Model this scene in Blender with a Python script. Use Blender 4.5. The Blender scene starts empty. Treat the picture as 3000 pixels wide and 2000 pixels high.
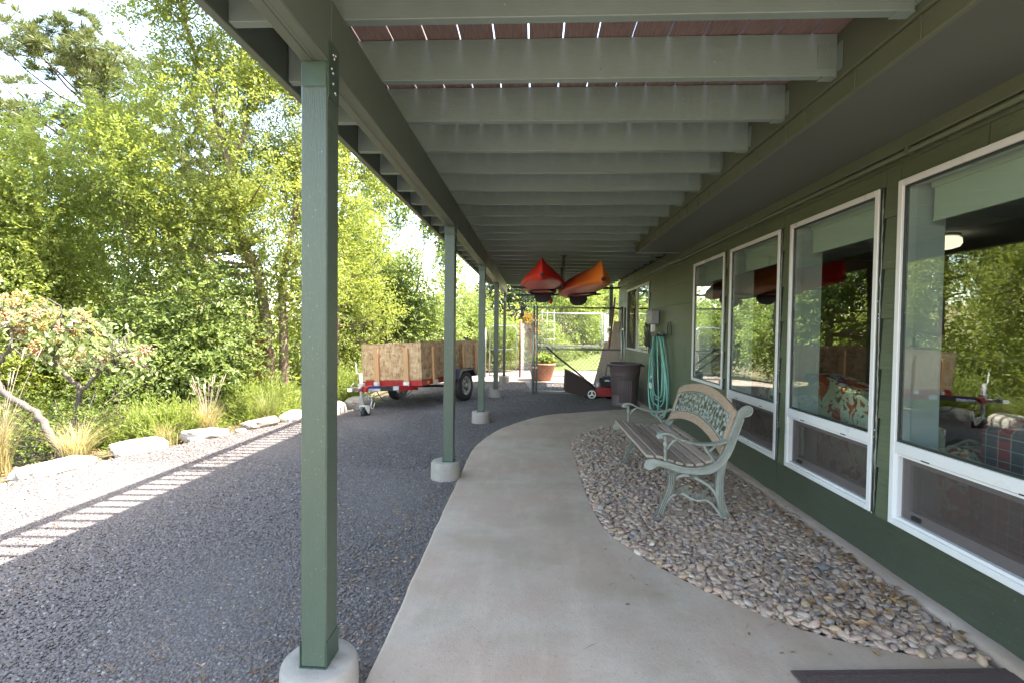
import bpy, math, random
import numpy as np
from mathutils import Vector, Matrix
R = math.radians
PI = math.pi
sc = bpy.context.scene
C = sc.collection
random.seed(7)
rg = np.random.default_rng(11)

# ------------------------------------------------------------------ camera, sky, sun, exposure
cam_d = bpy.data.cameras.new('camera')
cam = bpy.data.objects.new('camera', cam_d)
C.objects.link(cam)
sc.camera = cam
cam_d.sensor_width = 36.0
cam_d.lens = 36.0 * 1420.9 / 3000.0
cam_d.clip_start = 0.05
cam_d.clip_end = 2000
YAW, PITCH, ROLL = -.046, -.0259, .0121
_w = Vector((math.sin(YAW) * math.cos(PITCH), math.cos(YAW) * math.cos(PITCH), math.sin(PITCH)))
_r = Vector((math.cos(YAW), -math.sin(YAW), 0))
_u = _r.cross(_w)
_R = _r * math.cos(ROLL) + _u * math.sin(ROLL)
_U = _u * math.cos(ROLL) - _r * math.sin(ROLL)
m = Matrix((_R, _U, -_w)).transposed().to_4x4()
m.translation = Vector((0, 0, 1.25))
cam.matrix_world = m

SUN_STRENGTH = 2.25
SKY_STRENGTH = 0.108
EXPOSURE = 3.8
sun_to = Vector((.62, .03, 1.0)).normalized()
world = bpy.data.worlds.new('World')
sc.world = world
world.use_nodes = True
wn = world.node_tree
for n in list(wn.nodes): wn.nodes.remove(n)
sky = wn.nodes.new('ShaderNodeTexSky')
sky.sky_type = 'NISHITA'
sky.sun_disc = False
sky.sun_elevation = math.asin(sun_to.z)
sky.sun_rotation = math.atan2(sun_to.x, sun_to.y)
sky.altitude = 300
sky.air_density = 1.0
sky.dust_density = 2.2
sky.ozone_density = 1.0
bg = wn.nodes.new('ShaderNodeBackground')
bg.inputs['Strength'].default_value = SKY_STRENGTH
wo = wn.nodes.new('ShaderNodeOutputWorld')
tint = wn.nodes.new('ShaderNodeMix'); tint.data_type = 'RGBA'; tint.blend_type = 'MULTIPLY'
tint.inputs[0].default_value = 1.0
tint.inputs[7].default_value = (1.10, 1.0, .83, 1)
wn.links.new(sky.outputs[0], tint.inputs[6])
wn.links.new(tint.outputs[2], bg.inputs[0])
wn.links.new(bg.outputs[0], wo.inputs[0])
sl = bpy.data.lights.new('sun', 'SUN')
sl.energy = SUN_STRENGTH
sl.angle = R(0.53)
sl.color = (1.0, .95, .86)
so = bpy.data.objects.new('sun', sl)
C.objects.link(so)
so.rotation_euler = sun_to.to_track_quat('Z', 'Y').to_euler()
so.location = (6, 0, 12)
sc.view_settings.view_transform = 'Standard'
sc.view_settings.look = 'None'
sc.view_settings.exposure = EXPOSURE
sc.view_settings.gamma = 1.0
sc.cycles.max_bounces = 10
sc.cycles.diffuse_bounces = 7
sc.cycles.transparent_max_bounces = 24
sc.cycles.caustics_reflective = False
sc.cycles.caustics_refractive = False
sc.cycles.sample_clamp_indirect = 8
sc.cycles.use_denoising = True

# ------------------------------------------------------------------ material helpers
class NT:
    def __init__(s, name):
        s.m = bpy.data.materials.new(name)
        s.m.use_nodes = True
        s.t = s.m.node_tree
        for n in list(s.t.nodes): s.t.nodes.remove(n)
        s.out = s.n('ShaderNodeOutputMaterial')
    def n(s, k, **kw):
        o = s.t.nodes.new(k)
        for a, b in kw.items(): setattr(o, a, b)
        return o
    def l(s, a, b): s.t.links.new(a, b)
    def set(s, sock, v):
        if hasattr(v, 'is_output') or isinstance(v, bpy.types.NodeSocket): s.l(v, sock)
        else: sock.default_value = v
    def coord(s, scale=(1, 1, 1), kind='Object'):
        tc = s.n('ShaderNodeTexCoord'); mp = s.n('ShaderNodeMapping')
        mp.inputs['Scale'].default_value = scale
        s.l(tc.outputs[kind], mp.inputs[0])
        return mp.outputs[0]
    def wcoord(s, scale=(1, 1, 1)):
        g = s.n('ShaderNodeNewGeometry'); mp = s.n('ShaderNodeMapping')
        mp.inputs['Scale'].default_value = scale
        s.l(g.outputs['Position'], mp.inputs[0])
        return mp.outputs[0]
    def noise(s, vec, scale=5, detail=4, rough=.55, dist=0):
        n = s.n('ShaderNodeTexNoise')
        n.inputs['Scale'].default_value = scale; n.inputs['Detail'].default_value = detail
        n.inputs['Roughness'].default_value = rough; n.inputs['Distortion'].default_value = dist
        s.l(vec, n.inputs['Vector'])
        return n.outputs['Fac']
    def voro(s, vec, scale=5, feature='F1', out='Distance'):
        n = s.n('ShaderNodeTexVoronoi', feature=feature)
        n.inputs['Scale'].default_value = scale
        s.l(vec, n.inputs['Vector'])
        return n.outputs[out]
    def ramp(s, fac, pts):
        r = s.n('ShaderNodeValToRGB')
        e = r.color_ramp.elements
        while len(e) > 1: e.remove(e[-1])
        e[0].position = pts[0][0]; e[0].color = c4(pts[0][1])
        for p, c in pts[1:]:
            k = e.new(p); k.color = c4(c)
        s.l(fac, r.inputs[0])
        return r.outputs[0]
    def mix(s, fac, a, b, mode='MIX'):
        n = s.n('ShaderNodeMix', data_type='RGBA', blend_type=mode)
        s.set(n.inputs[0], fac)
        s.set(n.inputs[6], c4(a) if isinstance(a, (tuple, float)) else a)
        s.set(n.inputs[7], c4(b) if isinstance(b, (tuple, float)) else b)
        return n.outputs[2]
    def math(s, op, a, b=0.0):
        n = s.n('ShaderNodeMath', operation=op)
        s.set(n.inputs[0], a); s.set(n.inputs[1], b)
        return n.outputs[0]
    def bump(s, h, strength=.3, dist=.01, prev=None):
        b = s.n('ShaderNodeBump')
        b.inputs['Strength'].default_value = strength; b.inputs['Distance'].default_value = dist
        s.l(h, b.inputs['Height'])
        if prev: s.l(prev, b.inputs['Normal'])
        return b.outputs[0]
    def pbsdf(s, col, rough=.5, metal=0.0, normal=None, spec=.5):
        p = s.n('ShaderNodeBsdfPrincipled')
        s.set(p.inputs['Base Color'], c4(col) if isinstance(col, (tuple, float)) else col)
        s.set(p.inputs['Roughness'], rough)
        s.set(p.inputs['Metallic'], metal)
        p.inputs['Specular IOR Level'].default_value = spec
        if normal: s.l(normal, p.inputs['Normal'])
        return p
    def done(s, sh):
        s.l(sh.outputs[0] if hasattr(sh, 'outputs') else sh, s.out.inputs[0])
        return s.m

def c4(c):
    if isinstance(c, float): return (c, c, c, 1)
    return (c[0], c[1], c[2], 1)

def simple(name, col, rough=.5, metal=0.0, var=.15, nscale=8, bump=.1, bscale=60, stretch=(1, 1, 1), spec=.5, speck=0.0):
    t = NT(name); v = t.coord(stretch)
    a = tuple(x * (1 - var) for x in col); b = tuple(min(1, x * (1 + var)) for x in col)
    nz = t.noise(v, nscale, 5)
    cc = t.ramp(nz, [(.3, a), (.7, b)])
    if speck:
        sp = t.noise(t.coord(), 90, 2)
        cc = t.mix(t.ramp(sp, [(.66, 0.0), (.72, 1.0)]), cc, tuple(min(1, x * 3 + .1) for x in col))
    nb = t.noise(v, bscale, 4)
    rr = t.math('ADD', t.math('MULTIPLY', nz, .2), rough - .1)
    return t.done(t.pbsdf(cc, rr, metal, t.bump(nb, bump, .004), spec))

M = {}
def drips(t, c):
    g = t.n('ShaderNodeNewGeometry'); sx = t.n('ShaderNodeSeparateXYZ'); t.l(g.outputs['Position'], sx.inputs[0])
    wob = t.math('MULTIPLY', t.noise(t.wcoord(), 9, 2), .012)
    fr = t.math('FRACT', t.math('MULTIPLY', t.math('ADD', t.math('ADD', sx.outputs['X'], 1.185 + .068), wob), 1 / .1435))
    d = t.math('ABSOLUTE', t.math('SUBTRACT', fr, .5))
    line = t.ramp(d, [(.0, 1.0), (.05, .55), (.16, 0.0)])
    fall = t.ramp(t.math('MULTIPLY', t.math('SUBTRACT', sx.outputs['Z'], 2.29), 1 / .185), [(.15, 0.0), (1.0, 1.0)])
    f = t.math('MULTIPLY', t.math('MULTIPLY', line, fall), t.ramp(t.noise(t.wcoord(), 2.3, 3), [(.35, .1), (.65, .55)]))
    return t.mix(f, c, (.36, .38, .38))
def paint(name, col, rough=.38, stretch=(1, 1, 1), wear=.0, bs=.25, drip=False):
    """painted timber: long grain, drips, dust and chips"""
    t = NT(name); v = t.coord(stretch); w = t.wcoord()
    big = t.noise(w, 1.7, 5); oi = t.n('ShaderNodeObjectInfo')
    c = t.ramp(t.math('ADD', t.math('MULTIPLY', big, .65), t.math('MULTIPLY', oi.outputs['Random'], .35)), [(.25, tuple(x * .82 for x in col)), (.75, tuple(x * 1.16 for x in col))])
    gr = t.noise(v, 28, 6, .72)
    c = t.mix(t.math('MULTIPLY', t.ramp(gr, [(.35, 0.0), (.7, 1.0)]), .5), c, tuple(x * .7 for x in col))
    sp = t.noise(t.wcoord((1, 1, .6)), 210, 2, .5); spm = t.noise(t.wcoord(), 5, 3)
    c = t.mix(t.math('MULTIPLY', t.math('MULTIPLY', t.ramp(sp, [(.70 - wear, 0.0), (.75 - wear, 1.0)]), t.ramp(spm, [(.4, .1), (.62, 1.0)])), .6), c, (.32, .36, .33))
    if drip: c = drips(t, c)
    fine = t.noise(v, 120, 3)
    b = t.bump(fine, bs * .5, .002, t.bump(gr, bs, .004))
    rr = t.ramp(big, [(.3, rough - .06), (.7, rough + .12)])
    return t.done(t.pbsdf(c, rr, 0, b))
GR = (.070, .094, .074)
M['post'] = paint('post_paint', (.072, .096, .070), .33, (14, 14, .8), .02, .8)
M['joist'] = paint('joist_paint', (.20, .262, .238), .4, (.6, 12, 12), 0, .22, True)
M['beam'] = paint('beam_paint', (.125, .155, .122), .4, (12, .6, 12), .0, .22)
M['bracket'] = simple('bracket_steel', (.042, .07, .05), .4, .0, .2, 9, .1)

def siding_mat(name, col):
    t = NT(name); w = t.wcoord((1, .35, 5)); w2 = t.wcoord()
    g = t.noise(w, 22, 7, .7, .6)
    big = t.noise(w2, 1.3, 4)
    c = t.ramp(big, [(.3, tuple(x * .85 for x in col)), (.7, tuple(x * 1.15 for x in col))])
    c = t.mix(t.math('MULTIPLY', t.ramp(g, [(.38, 0.0), (.62, 1.0)]), .42), c, tuple(x * .55 for x in col))
    sp = t.noise(w2, 95, 2)
    c = t.mix(t.math('MULTIPLY', t.ramp(sp, [(.735, 0.0), (.75, 1.0)]), .7), c, (.4, .4, .36))
    b = t.bump(t.noise(t.wcoord((1, .25, 6)), 60, 5, .7), .6, .004, t.bump(g, .7, .006))
    return t.done(t.pbsdf(c, .45, 0, b, .4))
M['siding'] = siding_mat('siding_paint', (.122, .146, .090))
M['skirt'] = siding_mat('skirt_paint', (.066, .080, .056))
M['olive'] = paint('trim_paint', (.125, .143, .096), .42, (12, .6, 12), -.02, .15)
M['soffit'] = simple('soffit_board', (.10, .112, .094), .6, 0, .12, 2, .15, 40)
M['vinyl'] = simple('white_vinyl', (.70, .69, .70), .3, 0, .03, 3, .02)
M['vinyl_in'] = simple('grey_vinyl', (.42, .40, .42), .4, 0, .05, 3, .02)
M['flash'] = simple('dark_flashing', (.03, .035, .03), .35, 0, .2, 20, .3)
M['caulk'] = simple('shiny_caulk', (.16, .17, .15), .18, 0, .2, 20, .2)
M['black'] = simple('black_rubber', (.018, .017, .018), .65, 0, .25, 10, .2)
M['steel'] = simple('galvanised_pipe', (.38, .39, .40), .45, .7, .14, 25, .1)
M['zinc'] = simple('zinc_hardware', (.62, .62, .60), .32, .8, .2, 30, .1)
M['wire'] = simple('chain_link_wire', (.36, .37, .37), .45, .4, .1, 10, .05)
M['dkpipe'] = simple('rack_pipe', (.035, .035, .037), .45, .3, .2, 20, .1)
M['mount'] = simple('rack_mount_pipe', (.17, .18, .18), .45, .4, .15, 20, .1)

def glass():
    t = NT('window_glass')
    g = t.n('ShaderNodeNewGeometry'); dt = t.n('ShaderNodeVectorMath', operation='DOT_PRODUCT')
    t.l(g.outputs['Normal'], dt.inputs[0]); t.l(g.outputs['Incoming'], dt.inputs[1])
    co = t.math('ABSOLUTE', dt.outputs['Value'])
    f = t.math('ADD', t.math('MULTIPLY', t.math('POWER', t.math('SUBTRACT', 1.0, co), 5.0), .94), .055)
    f = t.math('MINIMUM', t.math('MULTIPLY', f, 2.1), 1.0)
    gl = t.n('ShaderNodeBsdfGlossy'); gl.inputs['Roughness'].default_value = 0.0
    gl.inputs['Color'].default_value = (.95, .98, .95, 1)
    wv = t.noise(t.wcoord(), 1.1, 2)
    bp = t.bump(wv, .12, .02)
    t.l(bp, gl.inputs['Normal'])
    tr = t.n('ShaderNodeBsdfTransparent'); tr.inputs[0].default_value = (.90, .96, .94, 1)
    mx = t.n('ShaderNodeMixShader')
    t.l(f, mx.inputs[0]); t.l(tr.outputs[0], mx.inputs[1]); t.l(gl.outputs[0], mx.inputs[2])
    return t.done(mx)
M['glass'] = glass()
def screen():
    t = NT('insect_screen')
    d = t.n('ShaderNodeBsdfDiffuse'); d.inputs[0].default_value = (.10, .078, .073, 1)
    tr = t.n('ShaderNodeBsdfTransparent')
    mx = t.n('ShaderNodeMixShader'); mx.inputs[0].default_value = .62
    t.l(tr.outputs[0], mx.inputs[1]); t.l(d.outputs[0], mx.inputs[2])
    return t.done(mx)
M['screen'] = screen()

def leafmat(name, dark, light, trans=.45, yellow=None, rough=.45):
    t = NT(name)
    at = t.n('ShaderNodeAttribute', attribute_name='rnd')
    f = at.outputs['Fac']
    pts = [(0.0, dark), (.85, light)]
    if yellow: pts += [(.955, light), (.975, yellow)]
    c = t.ramp(f, pts)
    p = t.pbsdf(c, rough, 0, None, .45)
    tl = t.n('ShaderNodeBsdfTranslucent')
    t.l(t.mix(.5, c, tuple(min(1, x * 1.6) for x in (light[0] * 1.1, light[1], light[2] * .5))), tl.inputs[0])
    mx = t.n('ShaderNodeMixShader'); mx.inputs[0].default_value = trans
    t.l(p.outputs[0], mx.inputs[1]); t.l(tl.outputs[0], mx.inputs[2])
    return t.done(mx)
M['leaf_elm'] = leafmat('elm_leaves', (.125, .165, .032), (.245, .285, .075), .56, (.22, .16, .03))
M['leaf_shrub'] = leafmat('shrub_leaves', (.14, .19, .04), (.24, .28, .065), .58, (.20, .17, .04))
M['leaf_cotton'] = leafmat('cottonwood_leaves', (.13, .185, .055), (.21, .27, .09), .54, (.16, .15, .06))
M['leaf_hedge'] = leafmat('hedge_leaves', (.10, .155, .035), (.22, .28, .07), .52, (.18, .17, .05))
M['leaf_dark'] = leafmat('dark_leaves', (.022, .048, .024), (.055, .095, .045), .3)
M['leaf_lilac'] = leafmat('broad_leaves', (.14, .19, .07), (.30, .36, .16), .4)
M['leaf_autumn'] = leafmat('autumn_leaves', (.15, .16, .03), (.30, .17, .05), .45, (.35, .09, .03))
M['leaf_dead'] = leafmat('dead_leaves', (.10, .035, .018), (.22, .085, .04), .35)
M['needle'] = leafmat('pine_needles', (.065, .09, .03), (.15, .17, .06), .3, (.17, .11, .05))
M['juniper'] = leafmat('juniper_sprays', (.12, .17, .04), (.24, .29, .07), .5)
M['grass_green'] = leafmat('grass_blades_green', (.09, .12, .03), (.20, .22, .07), .4, (.32, .27, .12))
M['grass_dry'] = leafmat('grass_blades_dry', (.20, .17, .07), (.42, .36, .19), .4, (.14, .17, .05))
M['litter'] = leafmat('fallen_leaves', (.10, .055, .03), (.34, .20, .10), .1, (.28, .08, .02))
M['berry_o'] = simple('orange_berries', (.56, .31, .11), .6, 0, .35, 30, .2)
M['berry_r'] = simple('red_berries', (.42, .20, .12), .6, 0, .35, 30, .2)
def bark(name, col):
    t = NT(name); v = t.coord((1, 1, .25))
    n = t.noise(v, 26, 7, .7, .4)
    c = t.ramp(n, [(.3, tuple(x * .45 for x in col)), (.65, col)])
    return t.done(t.pbsdf(c, .9, 0, t.bump(n, .9, .02), .2))
M['bark'] = bark('bark_brown', (.26, .19, .14))
M['bark_pine'] = bark('bark_pine', (.12, .075, .05))
M['bark_grey'] = bark('bark_grey', (.15, .125, .11))

def gravel_ground():
    t = NT('gravel_ground'); w = t.wcoord()
    v = t.voro(w, 75, 'F1', 'Color')
    d = t.voro(w, 75, 'F1', 'Distance')
    v2 = t.voro(w, 38, 'F1', 'Distance')
    big = t.noise(w, .8, 5)
    c = t.ramp(v, [(.15, (.095, .082, .08)), (.5, (.14, .12, .118)), (.85, (.18, .158, .15))])
    dirt = t.ramp(t.noise(w, 1.2, 6, .6), [(.5, 0.0), (.72, 1.0)])
    g_ = t.n('ShaderNodeNewGeometry'); sx_ = t.n('ShaderNodeSeparateXYZ'); t.l(g_.outputs['Position'], sx_.inputs[0])
    edge = t.ramp(t.math('ADD', sx_.outputs['X'], t.math('MULTIPLY', t.noise(w, 2.2, 4), .5)), [(0.0, 0.0), (1.0, 1.0)])
    mr = t.n('ShaderNodeMapRange'); mr.inputs[1].default_value = -1.35; mr.inputs[2].default_value = -.75
    t.l(t.math('ADD', sx_.outputs['X'], t.math('MULTIPLY', t.noise(w, 2.2, 4), .35)), mr.inputs[0])
    c = t.mix(t.math('MULTIPLY', mr.outputs[0], .55), c, (.17, .135, .115))
    c = t.mix(t.math('MULTIPLY', dirt, .4), c, (.15, .12, .10))
    c = t.mix(t.math('MULTIPLY', t.ramp(d, [(.25, 0.0), (.6, 1.0)]), .7), c, (.085, .077, .074))
    b = t.bump(d, -.9, .012, t.bump(v2, -.5, .01))
    return t.done(t.pbsdf(c, .85, 0, b, .25))
M['gravel_ground'] = gravel_ground()
def stone_inst(name, pts, rough=.75):
    t = NT(name); o = t.n('ShaderNodeObjectInfo')
    c = t.ramp(o.outputs['Random'], pts)
    n = t.noise(t.coord(), 6, 3)
    c = t.mix(t.math('MULTIPLY', n, .35), c, (.05, .045, .045))
    return t.done(t.pbsdf(c, rough, 0, None, .3))
M['gravel_stone'] = stone_inst('gravel_stone', [(0, (.110, .094, .092)), (.35, (.138, .119, .116)), (.65, (.165, .143, .138)), (.9, (.195, .171, .160)), (.965, (.17, .13, .10)), (.997, (.34, .32, .30))])
PEB = [(0, (.33, .26, .225)), (.15, (.40, .305, .25)), (.33, (.49, .345, .26)), (.5, (.42, .285, .225)), (.66, (.48, .36, .28)), (.8, (.43, .30, .235)), (.89, (.50, .35, .21)), (.94, (.20, .19, .20)), (.985, (.60, .51, .43))]
M['pebble'] = stone_inst('river_pebble', PEB, .55)

def concrete(name, base, pink=.4, stains=True):
    t = NT(name); w = t.wcoord()
    a = t.noise(w, 1.1, 6, .6); b_ = t.noise(w, 3.2, 6, .65); f = t.noise(w, 55, 4, .7)
    c = t.ramp(b_, [(.3, tuple(x * .80 for x in base)), (.5, tuple(x * .95 for x in base)), (.72, tuple(x * 1.10 for x in base))])
    c = t.mix(t.math('MULTIPLY', t.ramp(a, [(.40, 0.0), (.56, 1.0)]), pink), c, (base[0] * .90, base[1] * .72, base[2] * .66))
    c = t.mix(t.math('MULTIPLY', t.ramp(t.noise(t.wcoord((1, 1.3, 1)), 1.9, 5), [(.50, 0.0), (.66, 1.0)]), .6), c, (base[0] * .68, base[1] * .64, base[2] * .52))
    c = t.mix(t.math('MULTIPLY', f, .3), c, tuple(x * .6 for x in base))
    sp = t.voro(w, 26, 'F1', 'Distance')
    spc = t.voro(w, 26, 'F1', 'Color')
    dots = t.math('MULTIPLY', t.ramp(sp, [(.06, 1.0), (.10, 0.0)]), t.ramp(spc, [(.60, 0.0), (.62, 1.0)]))
    if stains: c = t.mix(t.math('MULTIPLY', dots, .6), c, (.05, .04, .035))
    wsp = t.math('MULTIPLY', t.ramp(t.noise(w, 4, 4), [(.6, 0.0), (.7, 1.0)]), t.ramp(t.noise(w, 160, 2), [(.55, 0.0), (.65, 1.0)]))
    c = t.mix(t.math('MULTIPLY', wsp, .35), c, (.5, .48, .45))
    fr2 = t.ramp(t.noise(w, 13, 8, .75), [(.36, 0.0), (.5, .5), (.64, 1.0)])
    c = t.mix(t.math('MULTIPLY', fr2, .28), c, tuple(x * .70 for x in base))
    tr = t.ramp(t.noise(t.wcoord((1, .22, 1)), 7, 6, .7), [(.5, 0.0), (.68, 1.0)])
    c = t.mix(t.math('MULTIPLY', tr, .22), c, tuple(min(1, x * 1.28) for x in base))
    dd = t.ramp(t.noise(w, 75, 4, .6), [(.63, 0.0), (.70, 1.0)])
    c = t.mix(t.math('MULTIPLY', dd, .35), c, (.10, .08, .065))
    bb = t.bump(t.noise(w, 140, 5, .7), .5, .003, t.bump(t.noise(w, 13, 8, .75), .25, .006))
    return t.done(t.pbsdf(c, .82, 0, bb, .25))
M['walk'] = concrete('walk_concrete', (.50, .405, .33), .6)
M['pier'] = concrete('pier_concrete', (.36, .33, .30), .45, False)
M['curb'] = concrete('curb_concrete', (.42, .345, .30), .5, False)
M['patio'] = concrete('pale_concrete', (.29, .245, .22), .4, False)
def soil():
    t = NT('soil'); w = t.wcoord()
    n = t.noise(w, 3, 8, .7)
    c = t.ramp(n, [(.3, (.07, .055, .035)), (.5, (.13, .11, .06)), (.7, (.20, .165, .11))])
    return t.done(t.pbsdf(c, .95, 0, t.bump(t.noise(w, 18, 8, .75), 1, .05), .2))
M['soil'] = soil()
def lawnm():
    t = NT('lawn_grass'); w = t.wcoord()
    c = t.ramp(t.noise(w, 6, 8, .75), [(.3, (.06, .095, .02)), (.55, (.11, .145, .035)), (.75, (.18, .19, .075))])
    return t.done(t.pbsdf(c, .9, 0, t.bump(t.noise(w, 60, 6, .8), 1, .03), .2))
M['lawn'] = lawnm()
def rockm():
    t = NT('rim_rock'); v = t.wcoord()
    n = t.noise(v, 5, 7, .65)
    c = t.ramp(n, [(.3, (.18, .14, .11)), (.48, (.34, .30, .26)), (.7, (.46, .43, .39))])
    vo = t.voro(v, 22, 'F1', 'Distance')
    c = t.mix(t.ramp(vo, [(.08, 1.0), (.13, 0.0)]), c, (.16, .09, .06))
    return t.done(t.pbsdf(c, .9, 0, t.bump(n, .6, .03, t.bump(t.noise(v, 40, 5), .5, .006)), .2))
M['rock'] = rockm()
def decking():
    t = NT('deck_board_underside'); v = t.coord((12, .5, 12))
    n = t.noise(v, 20, 6, .65)
    c = t.ramp(n, [(.3, (.14, .095, .088)), (.7, (.27, .205, .19))])
    return t.done(t.pbsdf(c, .7, 0, t.bump(n, .4, .004), .3))
M['decking'] = decking()

def wood(name, lo, hi, stretch, rough=.75, scale=14, bs=.4):
    t = NT(name); v = t.coord(stretch)
    n = t.noise(v, scale, 7, .65, .3)
    c = t.ramp(n, [(.28, lo), (.5, tuple((a + b) / 2 for a, b in zip(lo, hi))), (.72, hi)])
    k = t.voro(t.coord(tuple(x * .8 for x in stretch)), 1.7, 'F1', 'Distance')
    c = t.mix(t.ramp(k, [(.035, .8), (.06, 0.0)]), c, tuple(x * .4 for x in lo))
    return t.done(t.pbsdf(c, rough, 0, t.bump(n, bs, .004), .3))
M['slat'] = wood('bench_seat_wood', (.27, .20, .16), (.47, .37, .31), (14, 1, 14), .8)
M['backwood'] = wood('bench_back_wood', (.27, .18, .125), (.48, .36, .27), (14, 1, 14), .75)
M['stud'] = wood('stud_lumber', (.48, .25, .11), (.62, .37, .19), (16, 16, 1), .7, 8)
M['oldplank'] = wood('weathered_plank', (.26, .20, .16), (.48, .39, .32), (14, 14, .8), .9)
M['redpole'] = simple('rusty_pole', (.16, .065, .045), .8, 0, .3, 14, .3)
M['panelling'] = wood('wall_panelling', (.06, .016, .010), (.135, .038, .024), (10, 10, .6), .5)
def osb():
    t = NT('strand_board')
    w1 = t.coord((1, 1, .42)); w2 = t.coord((.45, .45, 1))
    a = t.voro(w1, 36, 'F1', 'Color'); b = t.voro(w2, 27, 'F1', 'Color'); k = t.noise(t.coord((1, 1, .5)), 34, 4, .7)
    c = t.ramp(t.mix(.4, t.mix(.5, a, b), k), [(.22, (.24, .12, .05)), (.42, (.44, .27, .145)), (.55, (.54, .36, .20)), (.75, (.66, .48, .30))])
    c = t.mix(t.math('MULTIPLY', t.ramp(t.noise(t.coord(), 3, 3), [(.6, 0.0), (.75, 1.0)]), .6), c, (.20, .09, .035))
    return t.done(t.pbsdf(c, .75, 0, t.bump(a, .3, .003), .3))
M['osb'] = osb()
def castiron():
    t = NT('verdigris_iron'); v = t.coord()
    n = t.noise(v, 30, 6, .7)
    c = t.ramp(n, [(.3, (.072, .070, .056)), (.55, (.165, .156, .128)), (.75, (.28, .27, .225))])
    g = t.n('ShaderNodeNewGeometry')
    e = t.ramp(g.outputs['Pointiness'], [(.52, 0.0), (.6, 1.0)])
    c = t.mix(t.math('MULTIPLY', e, .6), c, (.42, .45, .41))
    return t.done(t.pbsdf(c, .62, .1, t.bump(n, .5, .004), .4))
M['iron'] = castiron()
M['red'] = simple('red_trailer_paint', (.34, .018, .022), .35, 0, .18, 6, .08)
M['kayak_red'] = None
def kayakm(name, stops):
    t = NT(name); tc = t.n('ShaderNodeTexCoord'); sx = t.n('ShaderNodeSeparateXYZ')
    t.l(tc.outputs['Object'], sx.inputs[0])
    f = t.math('ADD', t.math('MULTIPLY', sx.outputs['Y'], 1 / 3.0), t.math('MULTIPLY', t.noise(tc.outputs['Object'], 2.5, 3), .12))
    c = t.ramp(f, stops)
    sc2 = t.noise(t.coord((1, 6, 1)), 24, 5)
    c = t.mix(t.math('MULTIPLY', t.ramp(sc2, [(.58, 0.0), (.7, 1.0)]), .25), c, (.4, .2, .12))
    return t.done(t.pbsdf(c, .5, 0, t.bump(sc2, .12, .003), .25))
M['kayak_red'] = kayakm('red_plastic', [(0, (.55, .022, .018)), (1, (.42, .012, .012))])
M['kayak_orange'] = kayakm('orange_plastic', [(.05, (.72, .19, .03)), (.22, (.62, .13, .02)), (.42, (.45, .02, .015)), (1, (.42, .02, .015))])
M['seat'] = simple('black_seat_foam', (.028, .022, .030), .8, 0, .2, 30, .3)
M['bin'] = simple('brown_bin_plastic', (.11, .08, .085), .5, 0, .12, 6, .15)
M['hose'] = simple('hose_vinyl', (.20, .47, .40), .35, 0, .15, 9, .1)
M['meter'] = simple('grey_meter_box', (.30, .30, .33), .45, 0, .06, 5, .05)
M['cable'] = simple('dark_cable', (.05, .048, .045), .5, 0, .2, 20, .1)
M['white'] = simple('white_plastic', (.72, .72, .70), .4, 0, .05, 5, .02)
M['bag'] = simple('black_bag_cloth', (.055, .036, .031), .9, 0, .2, 60, .4)
M['mowred'] = simple('mower_red', (.30, .02, .025), .4, 0, .15, 8, .1)
M['chrome'] = simple('silver_paint', (.55, .53, .52), .4, .3, .1, 8, .05)
M['terra'] = simple('terracotta', (.36, .17, .10), .85, 0, .2, 6, .3)
M['mat'] = simple('doormat_rubber', (.085, .056, .050), .9, 0, .2, 90, .9, 160)
M['shade'] = simple('roller_shade', (.60, .62, .54), .8, 0, .05, 3, .1)
M['jamb'] = simple('painted_jamb', (.60, .61, .61), .6, 0, .04, 2, .05)
M['ceil'] = simple('room_ceiling', (.36, .36, .35), .9, 0, .04, 2, .1)
M['roomfloor'] = simple('room_carpet', (.16, .13, .11), .95, 0, .1, 30, .4)
def floral():
    t = NT('floral_upholstery'); v = t.coord()
    a = t.noise(v, 8, 4, .55, .8); b = t.noise(v, 15, 4, .6, 1.2); g = t.noise(v, 8, 5, .7, 1)
    c = t.mix(t.ramp(a, [(.51, 0.0), (.54, 1.0)]), (.78, .72, .52), (.58, .10, .04))
    c = t.mix(t.ramp(b, [(.58, 0.0), (.62, 1.0)]), c, (.16, .15, .05))
    c = t.mix(t.ramp(g, [(.63, 0.0), (.66, 1.0)]), c, (.13, .03, .03))
    return t.done(t.pbsdf(c, .9, 0, None, .2))
M['floral'] = floral()
def plaid():
    t = NT('plaid_blanket'); v = t.coord((1, 1, 1))
    sx = t.n('ShaderNodeSeparateXYZ'); t.l(v, sx.inputs[0])
    def st(s, f, w): return t.math('GREATER_THAN', t.math('SINE', t.math('MULTIPLY', s, f)), w)
    c = t.mix(st(sx.outputs['Y'], 45, .2), (.30, .045, .05), (.07, .085, .10))
    c = t.mix(t.math('MULTIPLY', st(sx.outputs['Z'], 52, .6), .6), c, (.03, .03, .035))
    c = t.mix(t.math('MULTIPLY', st(sx.outputs['Y'], 98, .95), .7), c, (.35, .33, .3))
    c = t.mix(t.math('MULTIPLY', st(sx.outputs['Z'], 110, .95), .7), c, (.35, .33, .3))
    return t.done(t.pbsdf(c, .95, 0, None, .2))
M['plaid'] = plaid()
def emit(name, col, s):
    t = NT(name); e = t.n('ShaderNodeEmission'); e.inputs[0].default_value = c4(col); e.inputs[1].default_value = s
    return t.done(e)
M['lampglass'] = emit('lit_lamp_glass', (1, .88, .60), .13)
M['amber'] = simple('amber_lens', (.75, .25, .02), .3, 0, .1, 9, .05)
M['decal'] = simple('white_decal', (.68, .68, .72), .4, 0, .05, 9, .02)
M['blue'] = simple('blue_print', (.03, .06, .28), .4, 0, .1, 9, .02)
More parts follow.
